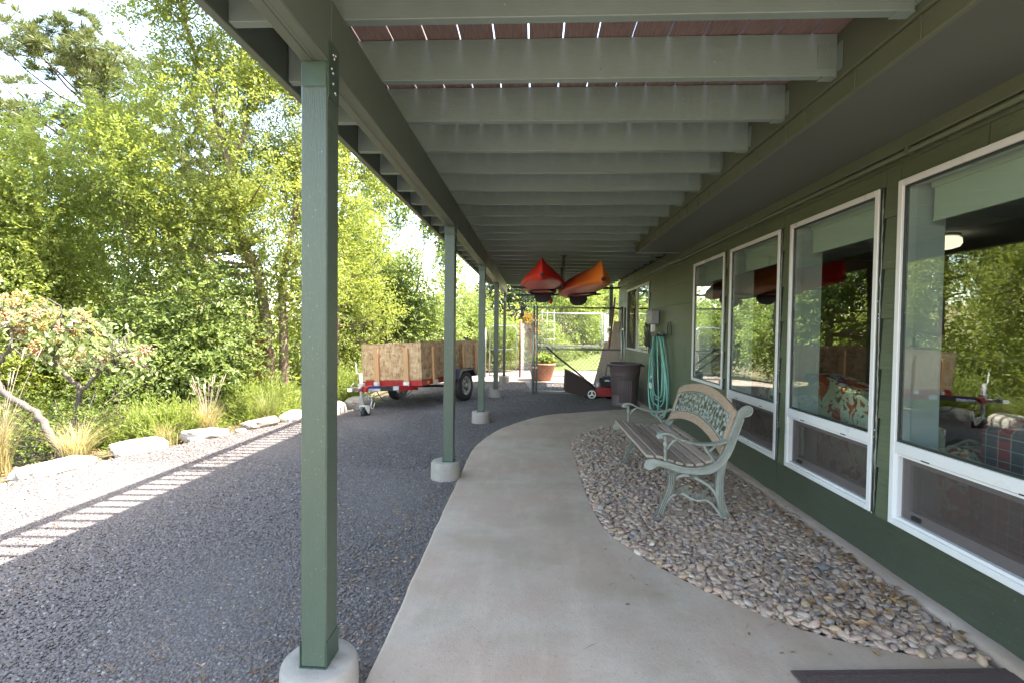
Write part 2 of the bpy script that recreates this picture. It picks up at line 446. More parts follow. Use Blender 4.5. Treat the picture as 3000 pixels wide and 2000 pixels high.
M['navy'] = simple('fender_paint', (.022, .025, .05), .3, 0, .2, 9, .05)
M['hill'] = simple('dry_hill', (.20, .15, .085), .95, 0, .35, .06, .5, .4)

# ------------------------------------------------------------------ mesh helpers
class MB:
    def __init__(s): s.v = []; s.f = []; s.sm = []
    def add(s, vs, fs, smooth=False):
        o = len(s.v); s.v += [tuple(p) for p in vs]
        for f in fs: s.f.append(tuple(i + o for i in f)); s.sm.append(smooth)
        return s
    def box(s, x0, x1, y0, y1, z0, z1, ch=0.0):
        if ch <= 0:
            vs = [(x, y, z) for z in (z0, z1) for y in (y0, y1) for x in (x0, x1)]
            return s.add(vs, [(0, 2, 3, 1), (4, 5, 7, 6), (0, 1, 5, 4), (1, 3, 7, 5), (3, 2, 6, 7), (2, 0, 4, 6)])
        c = ch; pts = []; idx = {}
        X = (x0, x1); Y = (y0, y1); Z = (z0, z1); sg = (1, -1)
        for i in (0, 1):
            for j in (0, 1):
                for k in (0, 1):
                    x, y, z = X[i], Y[j], Z[k]
                    idx[i, j, k, 0] = len(pts); pts.append((x, y + sg[j] * c, z + sg[k] * c))
                    idx[i, j, k, 1] = len(pts); pts.append((x + sg[i] * c, y, z + sg[k] * c))
                    idx[i, j, k, 2] = len(pts); pts.append((x + sg[i] * c, y + sg[j] * c, z))
        F = []
        q = [(0, 0), (1, 0), (1, 1), (0, 1)]
        for i in (0, 1):
            F.append(tuple(idx[i, a, b, 0] for a, b in (q if i else q[::-1])))
            F.append(tuple(idx[a, i, b, 1] for a, b in (q[::-1] if i else q)))
            F.append(tuple(idx[a, b, i, 2] for a, b in (q if i else q[::-1])))
        for a in (0, 1):
            for b in (0, 1):
                F.append((idx[a, b, 0, 0], idx[a, b, 1, 0], idx[a, b, 1, 1], idx[a, b, 0, 1]))
                F.append((idx[a, 0, b, 0], idx[a, 1, b, 0], idx[a, 1, b, 2], idx[a, 0, b, 2]))
                F.append((idx[0, a, b, 1], idx[1, a, b, 1], idx[1, a, b, 2], idx[0, a, b, 2]))
        for i in (0, 1):
            for j in (0, 1):
                for k in (0, 1): F.append((idx[i, j, k, 0], idx[i, j, k, 1], idx[i, j, k, 2]))
        return s.add(pts, F)
    def tube(s, pts, rad, n=8, cap=True, smooth=True, closed=False):
        P = [Vector(p) for p in pts]; k = len(P)
        rad = rad if hasattr(rad, '__len__') else [rad] * k
        vs = []; up = None
        for i in range(k):
            a = P[i - 1] if (i > 0 or closed) else P[i]
            b = P[(i + 1) % k] if (i < k - 1 or closed) else P[i]
            d = (b - a)
            d = d.normalized() if d.length > 1e-9 else Vector((0, 0, 1))
            if up is None: up = Vector((0, 0, 1)) if abs(d.z) < .9 else Vector((1, 0, 0))
            x = up.cross(d)
            if x.length < 1e-4: x = Vector((1, 0, 0)).cross(d)
            x.normalize(); y = d.cross(x); up = y
            for j in range(n):
                t = 2 * PI * j / n
                vs.append(P[i] + (x * math.cos(t) + y * math.sin(t)) * rad[i])
        fs = []
        for i in range(k if closed else k - 1):
            for j in range(n):
                a = i * n + j; b = i * n + (j + 1) % n; i2 = ((i + 1) % k) * n
                fs.append((a, b, i2 + (j + 1) % n, i2 + j))
        if cap and not closed: fs += [tuple(range(n))[::-1], tuple(range((k - 1) * n, k * n))]
        return s.add(vs, fs, smooth)
    def cyl(s, x, y, z0, z1, r, r1=None, n=20, smooth=True):
        r1 = r if r1 is None else r1
        vs = [(x + r * math.cos(2 * PI * j / n), y + r * math.sin(2 * PI * j / n), z0) for j in range(n)] + \
             [(x + r1 * math.cos(2 * PI * j / n), y + r1 * math.sin(2 * PI * j / n), z1) for j in range(n)]
        s.add(vs, [(j, (j + 1) % n, n + (j + 1) % n, n + j) for j in range(n)], smooth)
        s.add(vs[:n], [tuple(range(n))[::-1]]); return s.add(vs[n:], [tuple(range(n))])
    def lathe(s, prof, c=(0, 0, 0), axis='z', n=24, smooth=True):
        vs = []
        for r, h in prof:
            for j in range(n):
                t = 2 * PI * j / n; a, b = r * math.cos(t), r * math.sin(t)
                p = (a, b, h) if axis == 'z' else ((h, a, b) if axis == 'x' else (b, h, a))
                vs.append((p[0] + c[0], p[1] + c[1], p[2] + c[2]))
        fs = [(i * n + j, i * n + (j + 1) % n, (i + 1) * n + (j + 1) % n, (i + 1) * n + j) for i in range(len(prof) - 1) for j in range(n)]
        return s.add(vs, fs, smooth)
    def prism(s, poly, a, b, plane='xz', smooth=False):
        """poly in a plane, extruded along the third axis from a to b"""
        def P(u, v, w): return {'xz': (u, w, v), 'xy': (u, v, w), 'yz': (w, u, v)}[plane]
        n = len(poly)
        vs = [P(u, v, a) for u, v in poly] + [P(u, v, b) for u, v in poly]
        s.add(vs, [(j, (j + 1) % n, n + (j + 1) % n, n + j) for j in range(n)], smooth)
        return s.add(vs, [tuple(range(n))[::-1], tuple(range(n, 2 * n))])
    def ico(s, c, r, sub=1):
        V, F = ICO[sub]
        return s.add([(c[0] + v[0] * r[0], c[1] + v[1] * r[1], c[2] + v[2] * r[2]) for v in V], F, True)
    def build(s, name, mat, parent=None, off=None, bevel=0, **props):
        me = bpy.data.meshes.new(name)
        v = s.v
        if off is not None: v = [(p[0] - off[0], p[1] - off[1], p[2] - off[2]) for p in v]
        me.from_pydata(v, [], s.f)
        me.polygons.foreach_set('use_smooth', s.sm)
        me.materials.append(M[mat] if isinstance(mat, str) else mat)
        me.update()
        if any(s.sm) and not all(s.sm): pass
        return link(name, me, parent, bevel=bevel, **props)

def link(name, me, parent=None, loc=None, bevel=0, **props):
    o = bpy.data.objects.new(name, me); C.objects.link(o)
    if parent is not None: o.parent = parent
    if loc is not None: o.location = loc
    if bevel:
        b = o.modifiers.new('bevel', 'BEVEL'); b.width = bevel; b.segments = 2; b.limit_method = 'ANGLE'; b.angle_limit = R(50)
    for k, v in props.items(): o[k] = v
    return o
def thing(name, label, cat, loc=(0, 0, 0), rz=0, group=None, rx=0, ry=0):
    o = bpy.data.objects.new(name, None); C.objects.link(o)
    o.empty_display_size = .1
    o.location = loc; o.rotation_euler = (rx, ry, rz); o['label'] = label; o['category'] = cat
    if group: o['group'] = group
    return o
def tag(o, label, cat, group=None):
    o['label'] = label; o['category'] = cat
    if group: o['group'] = group
    return o

def _ico(sub):
    t = (1 + 5 ** .5) / 2
    V = [(-1, t, 0), (1, t, 0), (-1, -t, 0), (1, -t, 0), (0, -1, t), (0, 1, t), (0, -1, -t), (0, 1, -t), (t, 0, -1), (t, 0, 1), (-t, 0, -1), (-t, 0, 1)]
    V = [Vector(v).normalized() for v in V]
    F = [(0, 11, 5), (0, 5, 1), (0, 1, 7), (0, 7, 10), (0, 10, 11), (1, 5, 9), (5, 11, 4), (11, 10, 2), (10, 7, 6), (7, 1, 8), (3, 9, 4), (3, 4, 2), (3, 2, 6), (3, 6, 8), (3, 8, 9), (4, 9, 5), (2, 4, 11), (6, 2, 10), (8, 6, 7), (9, 8, 1)]
    for _ in range(sub):
        c = {}; G = []
        def mid(a, b):
            k = (min(a, b), max(a, b))
            if k not in c: c[k] = len(V); V.append(((V[a] + V[b]) / 2).normalized())
            return c[k]
        for a, b, d in F:
            x, y, z = mid(a, b), mid(b, d), mid(d, a)
            G += [(a, x, z), (b, y, x), (d, z, y), (x, y, z)]
        F = G
    return [tuple(v) for v in V], F
ICO = {0: _ico(0), 1: _ico(1), 2: _ico(2), 3: _ico(3)}

def np_mesh(name, V, F, mat, parent=None, rnd=None, smooth=False, **props):
    """V (n,3) F (m,k) numpy -> object, fast"""
    me = bpy.data.meshes.new(name)
    V = np.ascontiguousarray(V, dtype=np.float32); F = np.ascontiguousarray(F, dtype=np.int32)
    me.vertices.add(len(V)); me.vertices.foreach_set('co', V.ravel())
    k = F.shape[1]
    me.loops.add(F.size); me.loops.foreach_set('vertex_index', F.ravel())
    me.polygons.add(len(F))
    me.polygons.foreach_set('loop_start', np.arange(0, F.size, k, dtype=np.int32))
    me.polygons.foreach_set('loop_total', np.full(len(F), k, dtype=np.int32))
    if rnd is not None:
        a = me.attributes.new('rnd', 'FLOAT', 'POINT'); a.data.foreach_set('value', np.ascontiguousarray(rnd, dtype=np.float32))
    me.polygons.foreach_set('use_smooth', np.full(len(F), smooth))
    me.materials.append(M[mat] if isinstance(mat, str) else mat)
    me.update(calc_edges=True)
    return link(name, me, parent, **props)

def nrm(a): return a / np.maximum(np.linalg.norm(a, axis=-1, keepdims=True), 1e-9)

# ================================================================== LARGE STRUCTURE
# ------------------------------------------------------------------ ground
EDGE = [(0.0, -4.9), (2.5, -4.45), (3.5, -4.12), (4.1, -3.97), (4.8, -3.72), (5.9, -3.33), (7.3, -2.95), (8.5, -3.0), (10, -2.7), (12, -2.2), (14, -2.0)]
def edge_x(y):
    return np.interp(y, [e[0] for e in EDGE], [e[1] for e in EDGE])
def gz(x, y):
    """height of the ground"""
    x = np.asarray(x, float); y = np.asarray(y, float)
    dip = -.07 * np.clip((-x - 1.3) / 1.1, 0, 1) * np.clip((y - 6.3) / 1.6, 0, 1)
    e = edge_x(y) - .15
    bank = -.55 * np.clip((e - x) / 3.5, 0, 1) ** 1.2
    rise = .32 * np.clip((y - 13.2) / 6, 0, 1) * np.clip((x + .2) / 1.5, 0, 1) * (1 + .3 * np.clip((x - 1) / 2, 0, 1))
    return dip + bank + rise
def sheet(name, xs, ys, zfun, mat, **props):
    X, Y = np.meshgrid(xs, ys)
    Z = zfun(X, Y)
    V = np.stack([X, Y, Z], -1).reshape(-1, 3)
    nx, ny = len(xs), len(ys)
    i = np.arange(nx - 1); j = np.arange(ny - 1)
    a = (j[:, None] * nx + i[None, :]).ravel()
    F = np.stack([a, a + 1, a + nx + 1, a + nx], -1)
    return np_mesh(name, V, F, mat, smooth=True, **props)
xs = np.concatenate([[-900, -300, -100, -50, -30], np.arange(-20, 8.1, .4), [12, 20, 50, 100, 300, 900]])
ys = np.concatenate([[-900, -100, -30, -10, -4], np.arange(-2, 22.1, .4), [26, 32, 50, 100, 300, 900]])
sheet('ground', xs, ys, lambda X, Y: gz(X, Y) - .03 - .5 * np.clip((np.hypot(X, Y - 5) - 25) / 60, 0, 1), 'soil', kind='structure')
# gravel yard as a strip grid following the edge
yy = np.arange(-1.5, 11.31, .15)
V = []; nX = 40
for y in yy:
    x0 = float(edge_x(y)) + .05 + .05 * math.sin(y * 5.1)
    for k in range(nX + 1):
        x = x0 + (1.80 - x0) * k / nX
        V.append((x, y, float(gz(x, y)) + .002 + .006 * math.sin(x * 3.1 + y * 1.3) * math.sin(y * 2.3) * (0 if x > -.8 else 1)))
V = np.array(V); n1 = nX + 1
a = (np.arange(len(yy) - 1)[:, None] * n1 + np.arange(nX)[None, :]).ravel()
np_mesh('gravel_yard', V, np.stack([a, a + 1, a + n1 + 1, a + n1], -1), 'gravel_ground', smooth=True, kind='structure')

# ------------------------------------------------------------------ concrete walk
WL = [(-.565, -.2), (-.570, 1.0), (-.575, 1.65), (-.58, 2.0), (-.59, 2.41), (-.60, 2.95), (-.607, 3.47), (-.615, 4.2), (-.616, 4.94), (-.53, 5.51), (-.344, 6.13), (.108, 6.92), (.634, 7.27), (1.34, 7.62), (1.74, 7.70)]
WR = [(1.74, -.2), (1.735, 1.0), (1.73, 1.86), (1.53, 1.90), (1.292, 1.965), (1.10, 2.075), (.871, 2.287), (.717, 2.486), (.572, 2.728), (.46, 3.03), (.416, 3.62), (.41, 4.4), (.413, 5.04), (.456, 5.4), (.69, 5.92), (.98, 6.18), (1.4, 6.42), (1.74, 6.5)]
def catmull(P, n=10):
    P = [np.array(p, float) for p in P]; Q = [2 * P[0] - P[1]] + P + [2 * P[-1] - P[-2]]; out = []
    for i in range(1, len(Q) - 2):
        for t in np.linspace(0, 1, n, endpoint=False):
            a, b, c, d = Q[i - 1:i + 3]
            out.append(.5 * ((2 * b) + (c - a) * t + (2 * a - 5 * b + 4 * c - d) * t ** 2 + (3 * b - a - 3 * c + d) * t ** 3))
    out.append(P[-1]); return np.array(out)
def resample(P, n):
    d = np.r_[0, np.cumsum(np.linalg.norm(np.diff(P, axis=0), axis=1))]
    s = np.linspace(0, d[-1], n)
    return np.stack([np.interp(s, d, P[:, k]) for k in range(P.shape[1])], -1)
wl = resample(catmull(WL), 160); wr = resample(catmull(WR), 160)
wl += np.stack([.003 * np.sin(np.arange(160) * .9) * np.sin(np.arange(160) * .23 + 1) + rg.normal(0, .0008, 160), np.zeros(160)], -1); wr += rg.normal(0, .0008, wr.shape)
ZT = .018
def slab(name, outline, mat):
    P = np.array(outline); n = len(P)
    t = np.roll(P, -1, 0) - np.roll(P, 1, 0); t /= np.linalg.norm(t, axis=1)[:, None]
    nn = np.stack([-t[:, 1], t[:, 0]], -1)
    area = .5 * np.sum(P[:, 0] * np.roll(P[:, 1], -1) - np.roll(P[:, 0], -1) * P[:, 1])
    if area < 0: nn = -nn
    V = []
    for o, z in ((0, -.04), (0, ZT - .012), (.004, ZT - .004), (.014, ZT)): V += [(*(p + q * o), z) for p, q in zip(P, nn)]
    F = []
    for k in range(3):
        for j in range(n):
            j2 = (j + 1) % n; F.append((k * n + j, k * n + j2, (k + 1) * n + j2, (k + 1) * n + j))
    from mathutils.geometry import tessellate_polygon
    tri = tessellate_polygon([[Vector(v) for v in V[3 * n:4 * n]]])
    F += [tuple(3 * n + i for i in f) for f in tri]
    mb = MB(); mb.add(V, F, False); o = mb.build(name, mat, kind='structure')
    import bmesh
    bm = bmesh.new(); bm.from_mesh(o.data); bmesh.ops.recalc_face_normals(bm, faces=bm.faces); bm.to_mesh(o.data); bm.free()
    return o
slab('walkway', np.concatenate([wl, wr[::-1]]), 'walk')

def inpoly(P, poly):
    x, y = P[:, 0], P[:, 1]; ins = np.zeros(len(P), bool); n = len(poly); j = n - 1
    for i in range(n):
        xi, yi = poly[i]; xj, yj = poly[j]
        c = ((yi > y) != (yj > y)) & (x < (xj - xi) * (y - yi) / (yj - yi + 1e-12) + xi)
        ins ^= c; j = i
    return ins
walk_poly = np.concatenate([wl, wr[::-1]])
bed_poly = np.concatenate([wr[26:] if False else resample(catmull(WR[2:]), 120), np.array([(1.735, 6.5), (1.735, 1.86)])])
# pebble bed base
mb = MB(); n = len(bed_poly)
mb.add([(p[0], p[1], -.012) for p in bed_poly], [tuple(range(n))])
bed = mb.build('pebble_bed', 'curb', kind='structure')

# curb along the wall
mb = MB(); yv = np.arange(1.2, 10.4, .12); prof = []
for i, y in enumerate(yv):
    w = 1.742 + .006 * math.sin(y * 7) + rg.normal(0, .0035)
    h = .052 + rg.normal(0, .002)
    prof.append([(w, y, -.03), (w + .002, y, h - .012), (w + .012, y, h), (1.822, y, h + .002)])
fs = [(i * 4 + j, i * 4 + j + 1, (i + 1) * 4 + j + 1, (i + 1) * 4 + j) for i in range(len(yv) - 1) for j in range(3)]
mb.add([p for r in prof for p in r], fs, True)
mb.build('footing_kerb', 'curb', kind='structure')

sheet('patio_slab', np.linspace(-2.2, 7, 30), np.linspace(-7, -.21, 24), lambda X, Y: gz(X, Y) + .012 + 0 * X, 'patio', kind='structure')  # unseen slab behind the camera, added to bounce sunlight under the deck
# patio, path and lawn beyond the deck
sheet('patio_slab', np.linspace(-2.4, 2.6, 20), np.linspace(11.32, 12.9, 8), lambda X, Y: gz(X, Y) + .012, 'patio', kind='structure')
sheet('garden_path', np.linspace(-1.6, 3.2, 24), np.linspace(12.9, 14.6, 12), lambda X, Y: gz(X, Y) + .004, 'patio', kind='structure')
def lawnz(X, Y): return gz(X, Y) + .02 + .015 * np.sin(X * 2.1) * np.sin(Y * 1.7)
sheet('lawn', np.linspace(.2, 14, 40), np.linspace(14.2, 26, 40), lawnz, 'lawn', kind='structure')
# far hill
hx = np.linspace(-160, 120, 60); hy = np.linspace(60, 200, 30)
sheet('hill', hx, hy, lambda X, Y: -3 + 26 * np.clip((Y - 60) / 110, 0, 1) * (.5 + .3 * np.sin(X * .03 + 1) + .12 * np.sin(X * .11) * np.sin(Y * .06)), 'hill', kind='structure')

# ------------------------------------------------------------------ house
WX = 1.82
house = thing('house', 'dark green lap sided house wall with white framed windows under the deck', 'house')
WINS = [  # y0, y1, z0, z1, zrail (None: no lower sash), kind
    (1.600, 2.514, .302, 2.004, .690, 'awning'),
    (2.647, 3.535, .302, 2.004, .690, 'awning'),
    (3.674, 4.593, .302, 2.004, .690, 'awning'),
    (4.723, 5.622, .699, 2.004, None, 'fixed'),
    (7.754, 9.582, .891, 2.022, None, 'slider')]
ROWS = [.296, .553, .810, 1.065, 1.325, 1.580, 1.840, 2.095, 2.35]
Y0H, Y1H = .45, 10.42
JO = {}
def siding():
    for r in range(len(ROWS) - 1):
        z0, z1 = ROWS[r], min(ROWS[r + 1], 2.14)
        if z0 >= 2.13: continue
        cuts = {Y0H, Y1H}
        for w in WINS: cuts |= {w[0] - .03, w[1] + .004}
        off = [0.9, 2.05, 5.9, 6.9, 7.3][r % 5]
        for k in range(-1, 4):
            q = off + k * 3.66
            if Y0H + .2 < q < Y1H - .2: cuts.add(q)
        cuts = sorted(cuts)
        for a, b in zip(cuts[:-1], cuts[1:]):
            if b - a < .02: continue
            mid = (a + b) / 2; spans = [(z0, z1)]
            for w in WINS:
                if w[0] - .031 < mid < w[1] + .005:
                    ns = []
                    for s0, s1 in spans:
                        lo, hi = w[2] - .002, w[3] + .002
                        if hi <= s0 or lo >= s1: ns.append((s0, s1)); continue
                        if s0 < lo: ns.append((s0, lo))
                        if s1 > hi: ns.append((hi, s1))
                    spans = ns
            for s0, s1 in spans:
                if s1 - s0 < .012: continue
                g = .0025
                th = lambda z: .006 + .013 * (1 - (z - z0) / .257)
                x0b, x0t = WX - th(s0) , WX - th(s1)
                mb = MB()
                mb.add([(x0b, a + g, s0), (x0b, b - g, s0), (x0t, b - g, s1), (x0t, a + g, s1), (WX + .004, a + g, s0), (WX + .004, b - g, s0), (WX + .004, b - g, s1), (WX + .004, a + g, s1)],
                       [(0, 3, 2, 1), (4, 5, 6, 7), (0, 1, 5, 4), (3, 7, 6, 2), (0, 4, 7, 3), (1, 2, 6, 5)])
                mb.build('siding_board', 'siding', house)
siding()
# skirt panels under the siding
for a, b in ((.45, 1.22), (1.224, 3.66), (3.664, 6.10), (6.104, 8.54), (8.544, 10.42)):
    MB().box(WX - .008, WX + .004, a, b, .035, .294).build('skirt_panel', 'skirt', house)
# wall core with window openings (behind the boards)
mb = MB()
ycuts = sorted({Y0H, Y1H} | {w[0] for w in WINS} | {w[1] for w in WINS})
for a, b in zip(ycuts[:-1], ycuts[1:]):
    mid = (a + b) / 2; w = [w for w in WINS if w[0] < mid < w[1]]
    if w: mb.box(WX + .005, WX + .14, a, b, -.1, w[0][2]); mb.box(WX + .005, WX + .14, a, b, w[0][3], 5.0)
    else: mb.box(WX + .005, WX + .14, a, b, -.1, 5.0)
mb.build('wall', 'flash', house)
# end wall, upper storey siding, roof
MB().box(WX + .0, WX + 7, Y1H, Y1H + .12, -.1, 5.0).build('end_wall', 'siding', house)
MB().box(WX - .012, WX + .09, Y1H - .09, Y1H + .005 + .13, .05, 2.15).build('corner_board', 'olive', house)
MB().box(WX + .0, WX + 7, Y0H - .12, Y0H, -.1, 5.0).build('end_wall', 'siding', house)
MB().box(WX + 6.9, WX + 7, Y0H, Y1H, -.1, 5.0).build('far_wall', 'siding', house)
MB().box(WX - .006, WX + .0048, Y0H, Y1H, 2.6, 5.0).build('upper_siding', 'siding', house)
MB().add([(WX - .02, .1, 5.0), (WX - .02, Y1H + .3, 5.0), (WX + 7.3, Y1H + .3, 5.0), (WX + 7.3, .1, 5.0), (WX + 3.6, .1, 5.9), (WX + 3.6, Y1H + .3, 5.9)],
         [(0, 1, 5, 4), (2, 3, 4, 5), (0, 4, 3), (1, 2, 5), (0, 3, 2, 1)]).build('roof', 'soffit', house)
# frieze, soffit box, conduit
MB().box(1.755, WX - .019, .35, 6.02, 2.137, 2.215, .003).build('frieze_board', 'olive', house)
MB().box(1.755, WX - .019, 6.024, Y1H, 2.132, 2.262, .003).build('frieze_board', 'olive', house)
sof = MB(); sof.box(1.248, 1.80, .35, 6.0, 2.198, 2.206); sof.build('soffit', 'soffit', house)
sb = MB(); sb.box(1.222, 1.246, .35, 6.03, 2.186, 2.268, .002); sb.build('soffit_fascia', 'olive', house)
sb = MB(); sb.box(1.246, 1.752, 6.0, 6.03, 2.186, 2.268, .002); sb.build('soffit_end_board', 'joist', house)
for y in (1.28, 1.63, 1.95, 2.30, 2.46, 2.78, 2.93, 3.27, 3.50, 3.75, 4.0, 4.22, 4.55, 4.82, 5.05, 5.3, 5.55, 5.8):
    MB().box(1.2165, 1.2225, y, y + .012, 2.190, 2.266).build('batten', 'olive', house)
mb = MB(); mb.tube([(1.772, y, 2.122 + .003 * math.sin(y * 2)) for y in np.arange(.5, 6.5, .5)] + [(1.772, 6.5, 2.122)], .0135, 10); mb.build('conduit', 'olive', house)
mb = MB(); mb.tube([(1.765, 6.5, 2.15), (1.74, 6.52, 2.17), (1.72, 6.55, 2.20), (1.6, 6.56, 2.20), (1.55, 6.56, 2.215), (1.55, 6.56, 2.29)], .009, 8); mb.build('conduit', 'olive', house)
pts = [(1.775, y, 2.118 + .008 * math.sin(y * 6) + rg.normal(0, .003)) for y in np.arange(6.5, 10.3, .12)]
mb = MB(); mb.tube(pts, .006, 6); mb.build('cable', 'olive', house)
pts = [(1.79, y, 2.085 + .006 * math.sin(y * 5) + rg.normal(0, .003)) for y in np.arange(5.9, 10.3, .12)]
mb = MB(); mb.tube(pts, .005, 6); mb.build('cable', 'olive', house)
for y in (2.41, 4.1, 5.95): MB().box(1.757, 1.79, y, y + .02, 2.105, 2.142).build('conduit_strap', 'olive', house)

# windows
def window(y0, y1, z0, z1, zr, kind):
    xf = WX - .026; fw = .031; xb = WX + .05
    win = MB()
    win.box(xf, xb, y0, y0 + fw, z0, z1, .003)
    win.box(xf, xb, y1 - fw, y1, z0, z1, .003)
    win.box(xf, xb, y0 + fw, y1 - fw, z1 - fw, z1, .003)
    win.box(xf, xb, y0 + fw, y1 - fw, z0, z0 + fw, .003)
    w = win.build('window', 'vinyl', house)
    top0 = z0 + fw
    if kind == 'awning':
        MB().box(xf + .001, xb, y0 + fw, y1 - fw, zr - .028, zr + .028, .003).build('mid_rail', 'vinyl', w)
        top0 = zr + .028
        s = MB(); a, b, c, d = y0 + fw, y1 - fw, z0 + fw, zr - .028
        s.box(xf + .013, xb - .01, a, a + .014, c, d); s.box(xf + .013, xb - .01, b - .014, b, c, d)
        s.box(xf + .013, xb - .01, a + .014, b - .014, c, c + .014); s.box(xf + .013, xb - .01, a + .014, b - .014, d - .014, d)
        s.build('screen_frame', 'vinyl', w)
        s = MB(); a += .014; b -= .014; c += .014; d -= .014
        s.box(xf + .042, xb + .02, a, a + .038, c, d); s.box(xf + .042, xb + .02, b - .038, b, c, d)
        s.box(xf + .042, xb + .02, a + .038, b - .038, c, c + .045); s.box(xf + .042, xb + .02, a + .038, b - .038, d - .03, d)
        s.build('awning_sash', 'vinyl_in', w)
        MB().box(xf + .058, xf + .062, a + .038, b - .038, c + .045, d - .03).build('pane', 'glass', w)
        MB().add([(xf + .034, a, c), (xf + .034, b, c), (xf + .034, b, d), (xf + .034, a, d)], [(0, 1, 2, 3)]).build('insect_screen', 'screen', w)
        MB().box(xf + .028, xf + .04, b - .12, b - .07, c + .012, c + .03).build('crank', 'black', w)
        for yy_ in (a + .17, b - .2):
            MB().box(xf - .0015, xf + .002, yy_, yy_ + .045, zr - .0275, zr - .0225).build('weep_slot', 'black', w)
        MB().cyl(0, 0, 0, .001, .0, n=3)
    g = MB(); yA, yB = y0 + fw, y1 - fw
    if kind == 'slider':
        ym = (y0 + y1) / 2
        MB().box(xf + .003, xb - .01, ym - .02, ym + .02, z0 + fw, z1 - fw, .002).build('meeting_stile', 'vinyl', w)
        MB().box(xf + .02, xf + .024, yA, ym - .02, z0 + fw, z1 - fw).build('pane', 'glass', w)
        MB().box(xf + .03, xf + .034, ym + .02, yB, z0 + fw, z1 - fw).build('pane', 'glass', w)
        MB().add([(xf + .012, ym + .02, z0 + fw), (xf + .012, yB, z0 + fw), (xf + .012, yB, z1 - fw), (xf + .012, ym + .02, z1 - fw)], [(0, 1, 2, 3)]).build('insect_screen', 'screen', w)
    else:
        bd = MB(); q = .008
        bd.box(xf + .012, xf + .03, yA, yA + q, top0, z1 - fw); bd.box(xf + .012, xf + .03, yB - q, yB, top0, z1 - fw)
        bd.box(xf + .012, xf + .03, yA + q, yB - q, top0, top0 + q); bd.box(xf + .012, xf + .03, yA + q, yB - q, z1 - fw - q, z1 - fw)
        bd.build('glazing_bead', 'flash', w)
        MB().box(xf + .018, xf + .023, yA + q, yB - q, top0 + q, z1 - fw - q).build('pane', 'glass', w)
    # jamb returns inside
    j = MB(); xi = WX + .19
    j.box(xb + .002, xi, y0 - .012, y0 + .022, z0, z1); j.box(xb + .002, xi, y1 - .022, y1 + .012, z0, z1)
    j.box(xb + .002, xi, y0 + .022, y1 - .022, z1 - .02, z1 + .012); j.box(xb + .002, xi, y0 + .022, y1 - .022, z0 - .012, z0 + .02)
    j.build('jamb', 'jamb', w)
    if kind != 'slider':
        s = MB(); s.box(WX + .09, WX + .12, y0 + .03, y1 - .055, z1 - .05, z1 - .022); s.box(WX + .10, WX + .105, y0 + .03, y1 - .065, z1 - .20, z1 - .05)
        s.box(WX + .094, WX + .111, y0 + .03, y1 - .065, z1 - .213, z1 - .20)
        s.build('roller_shade', 'shade', w)
    # caulked side flashing
    MB().box(WX - .021, WX + .004, y0 - .027, y0 - .003, z0, z1, .003).build('side_flashing', 'flash', w)
    zc = np.arange(z0 + .02, z1 - .02, .03)
    cq = MB(); cq.tube([(WX - .0215 + rg.normal(0, .0006), y0 - .027 + rg.normal(0, .0016), float(z)) for z in zc], [float(.0022 + .0018 * abs(rg.normal())) for z in zc], 5)
    cq.build('caulk_bead', 'caulk', w)
    cq = MB()
    for q in range(9): cq.ico((WX - .022, y0 - .015 + .012 * rg.normal(), z0 + (z1 - z0) * rg.random()), (.002, .003, .005), 0)
    cq.build('caulk_dabs', 'white', w, kind='stuff')
for w in WINS: window(*w)

# room behind the windows
rm = MB()
RX0, RX1, RY0, RY1 = 2.012, 6.2, .47, 7.6
rm.add([(RX1, RY0, .0), (RX1, RY1, .0), (RX1, RY1, 2.34), (RX1, RY0, 2.34)], [(0, 1, 2, 3)])
rm.add([(RX0, RY1, .0), (RX1, RY1, .0), (RX1, RY1, 2.34), (RX0, RY1, 2.34)], [(0, 1, 2, 3)])
rm.add([(RX0, RY0, .0), (RX1, RY0, .0), (RX1, RY0, 2.34), (RX0, RY0, 2.34)], [(0, 1, 2, 3)])
rm.build('room_panelling', 'panelling', house)
MB().box(RX0, RX1, RY0, RY1, 2.34, 2.36).build('room_ceiling', 'ceil', house)
MB().box(RX0, RX1, RY0, RY1, -.02, 0.0).build('room_floor', 'roomfloor', house)
MB().box(RX0, RX1, RY1 + .1, 10.3, 2.34, 2.36).build('room_ceiling', 'ceil', house)
MB().box(4.6, 4.64, RY1 + .1, 10.3, 0, 2.34).build('room_wall', 'jamb', house)

# ------------------------------------------------------------------ deck
deck = thing('deck', 'dark green timber deck overhead on joists, beam and square posts', 'deck')
S = .4064; J1 = 1.679
def copy_at(o, loc):
    c = o.copy(); C.objects.link(c); c.location = loc; return c
jA = None
for k in range(-3, 25):
    y = J1 + S * k
    x1 = 1.208 if y < 6.05 else 1.80
    dz = rg.normal(0, .0015)
    mb = MB(); n = 10; xsj = np.linspace(-1.062, x1, n)
    mb.box(-1.062, x1, y - .038, y, 2.290 + dz, 2.4570, .0025)
    mb.build('joist', 'joist', deck)
for k in range(-3, 11):
    y = J1 + S * k
    mb = MB(); mb.box(1.130, 1.2085, y - .0405, y - .0385, 2.315, 2.41); mb.box(1.150, 1.2085, y - .0385, y + .0025, 2.2835, 2.2865); mb.box(1.2045, 1.2075, y - .075, y + .035, 2.30, 2.41)
    mb.build('joist_hanger', 'joist', deck)
nh = MB()
for k in range(-3, 11):
    y = J1 + S * k
    for q in range(4): nh.lathe([(0, -.003), (.0022, -.0025), (.0026, 0)], (1.135 + .07 * rg.random(), y - .0405, 2.33 + .09 * rg.random()), 'y', 6)
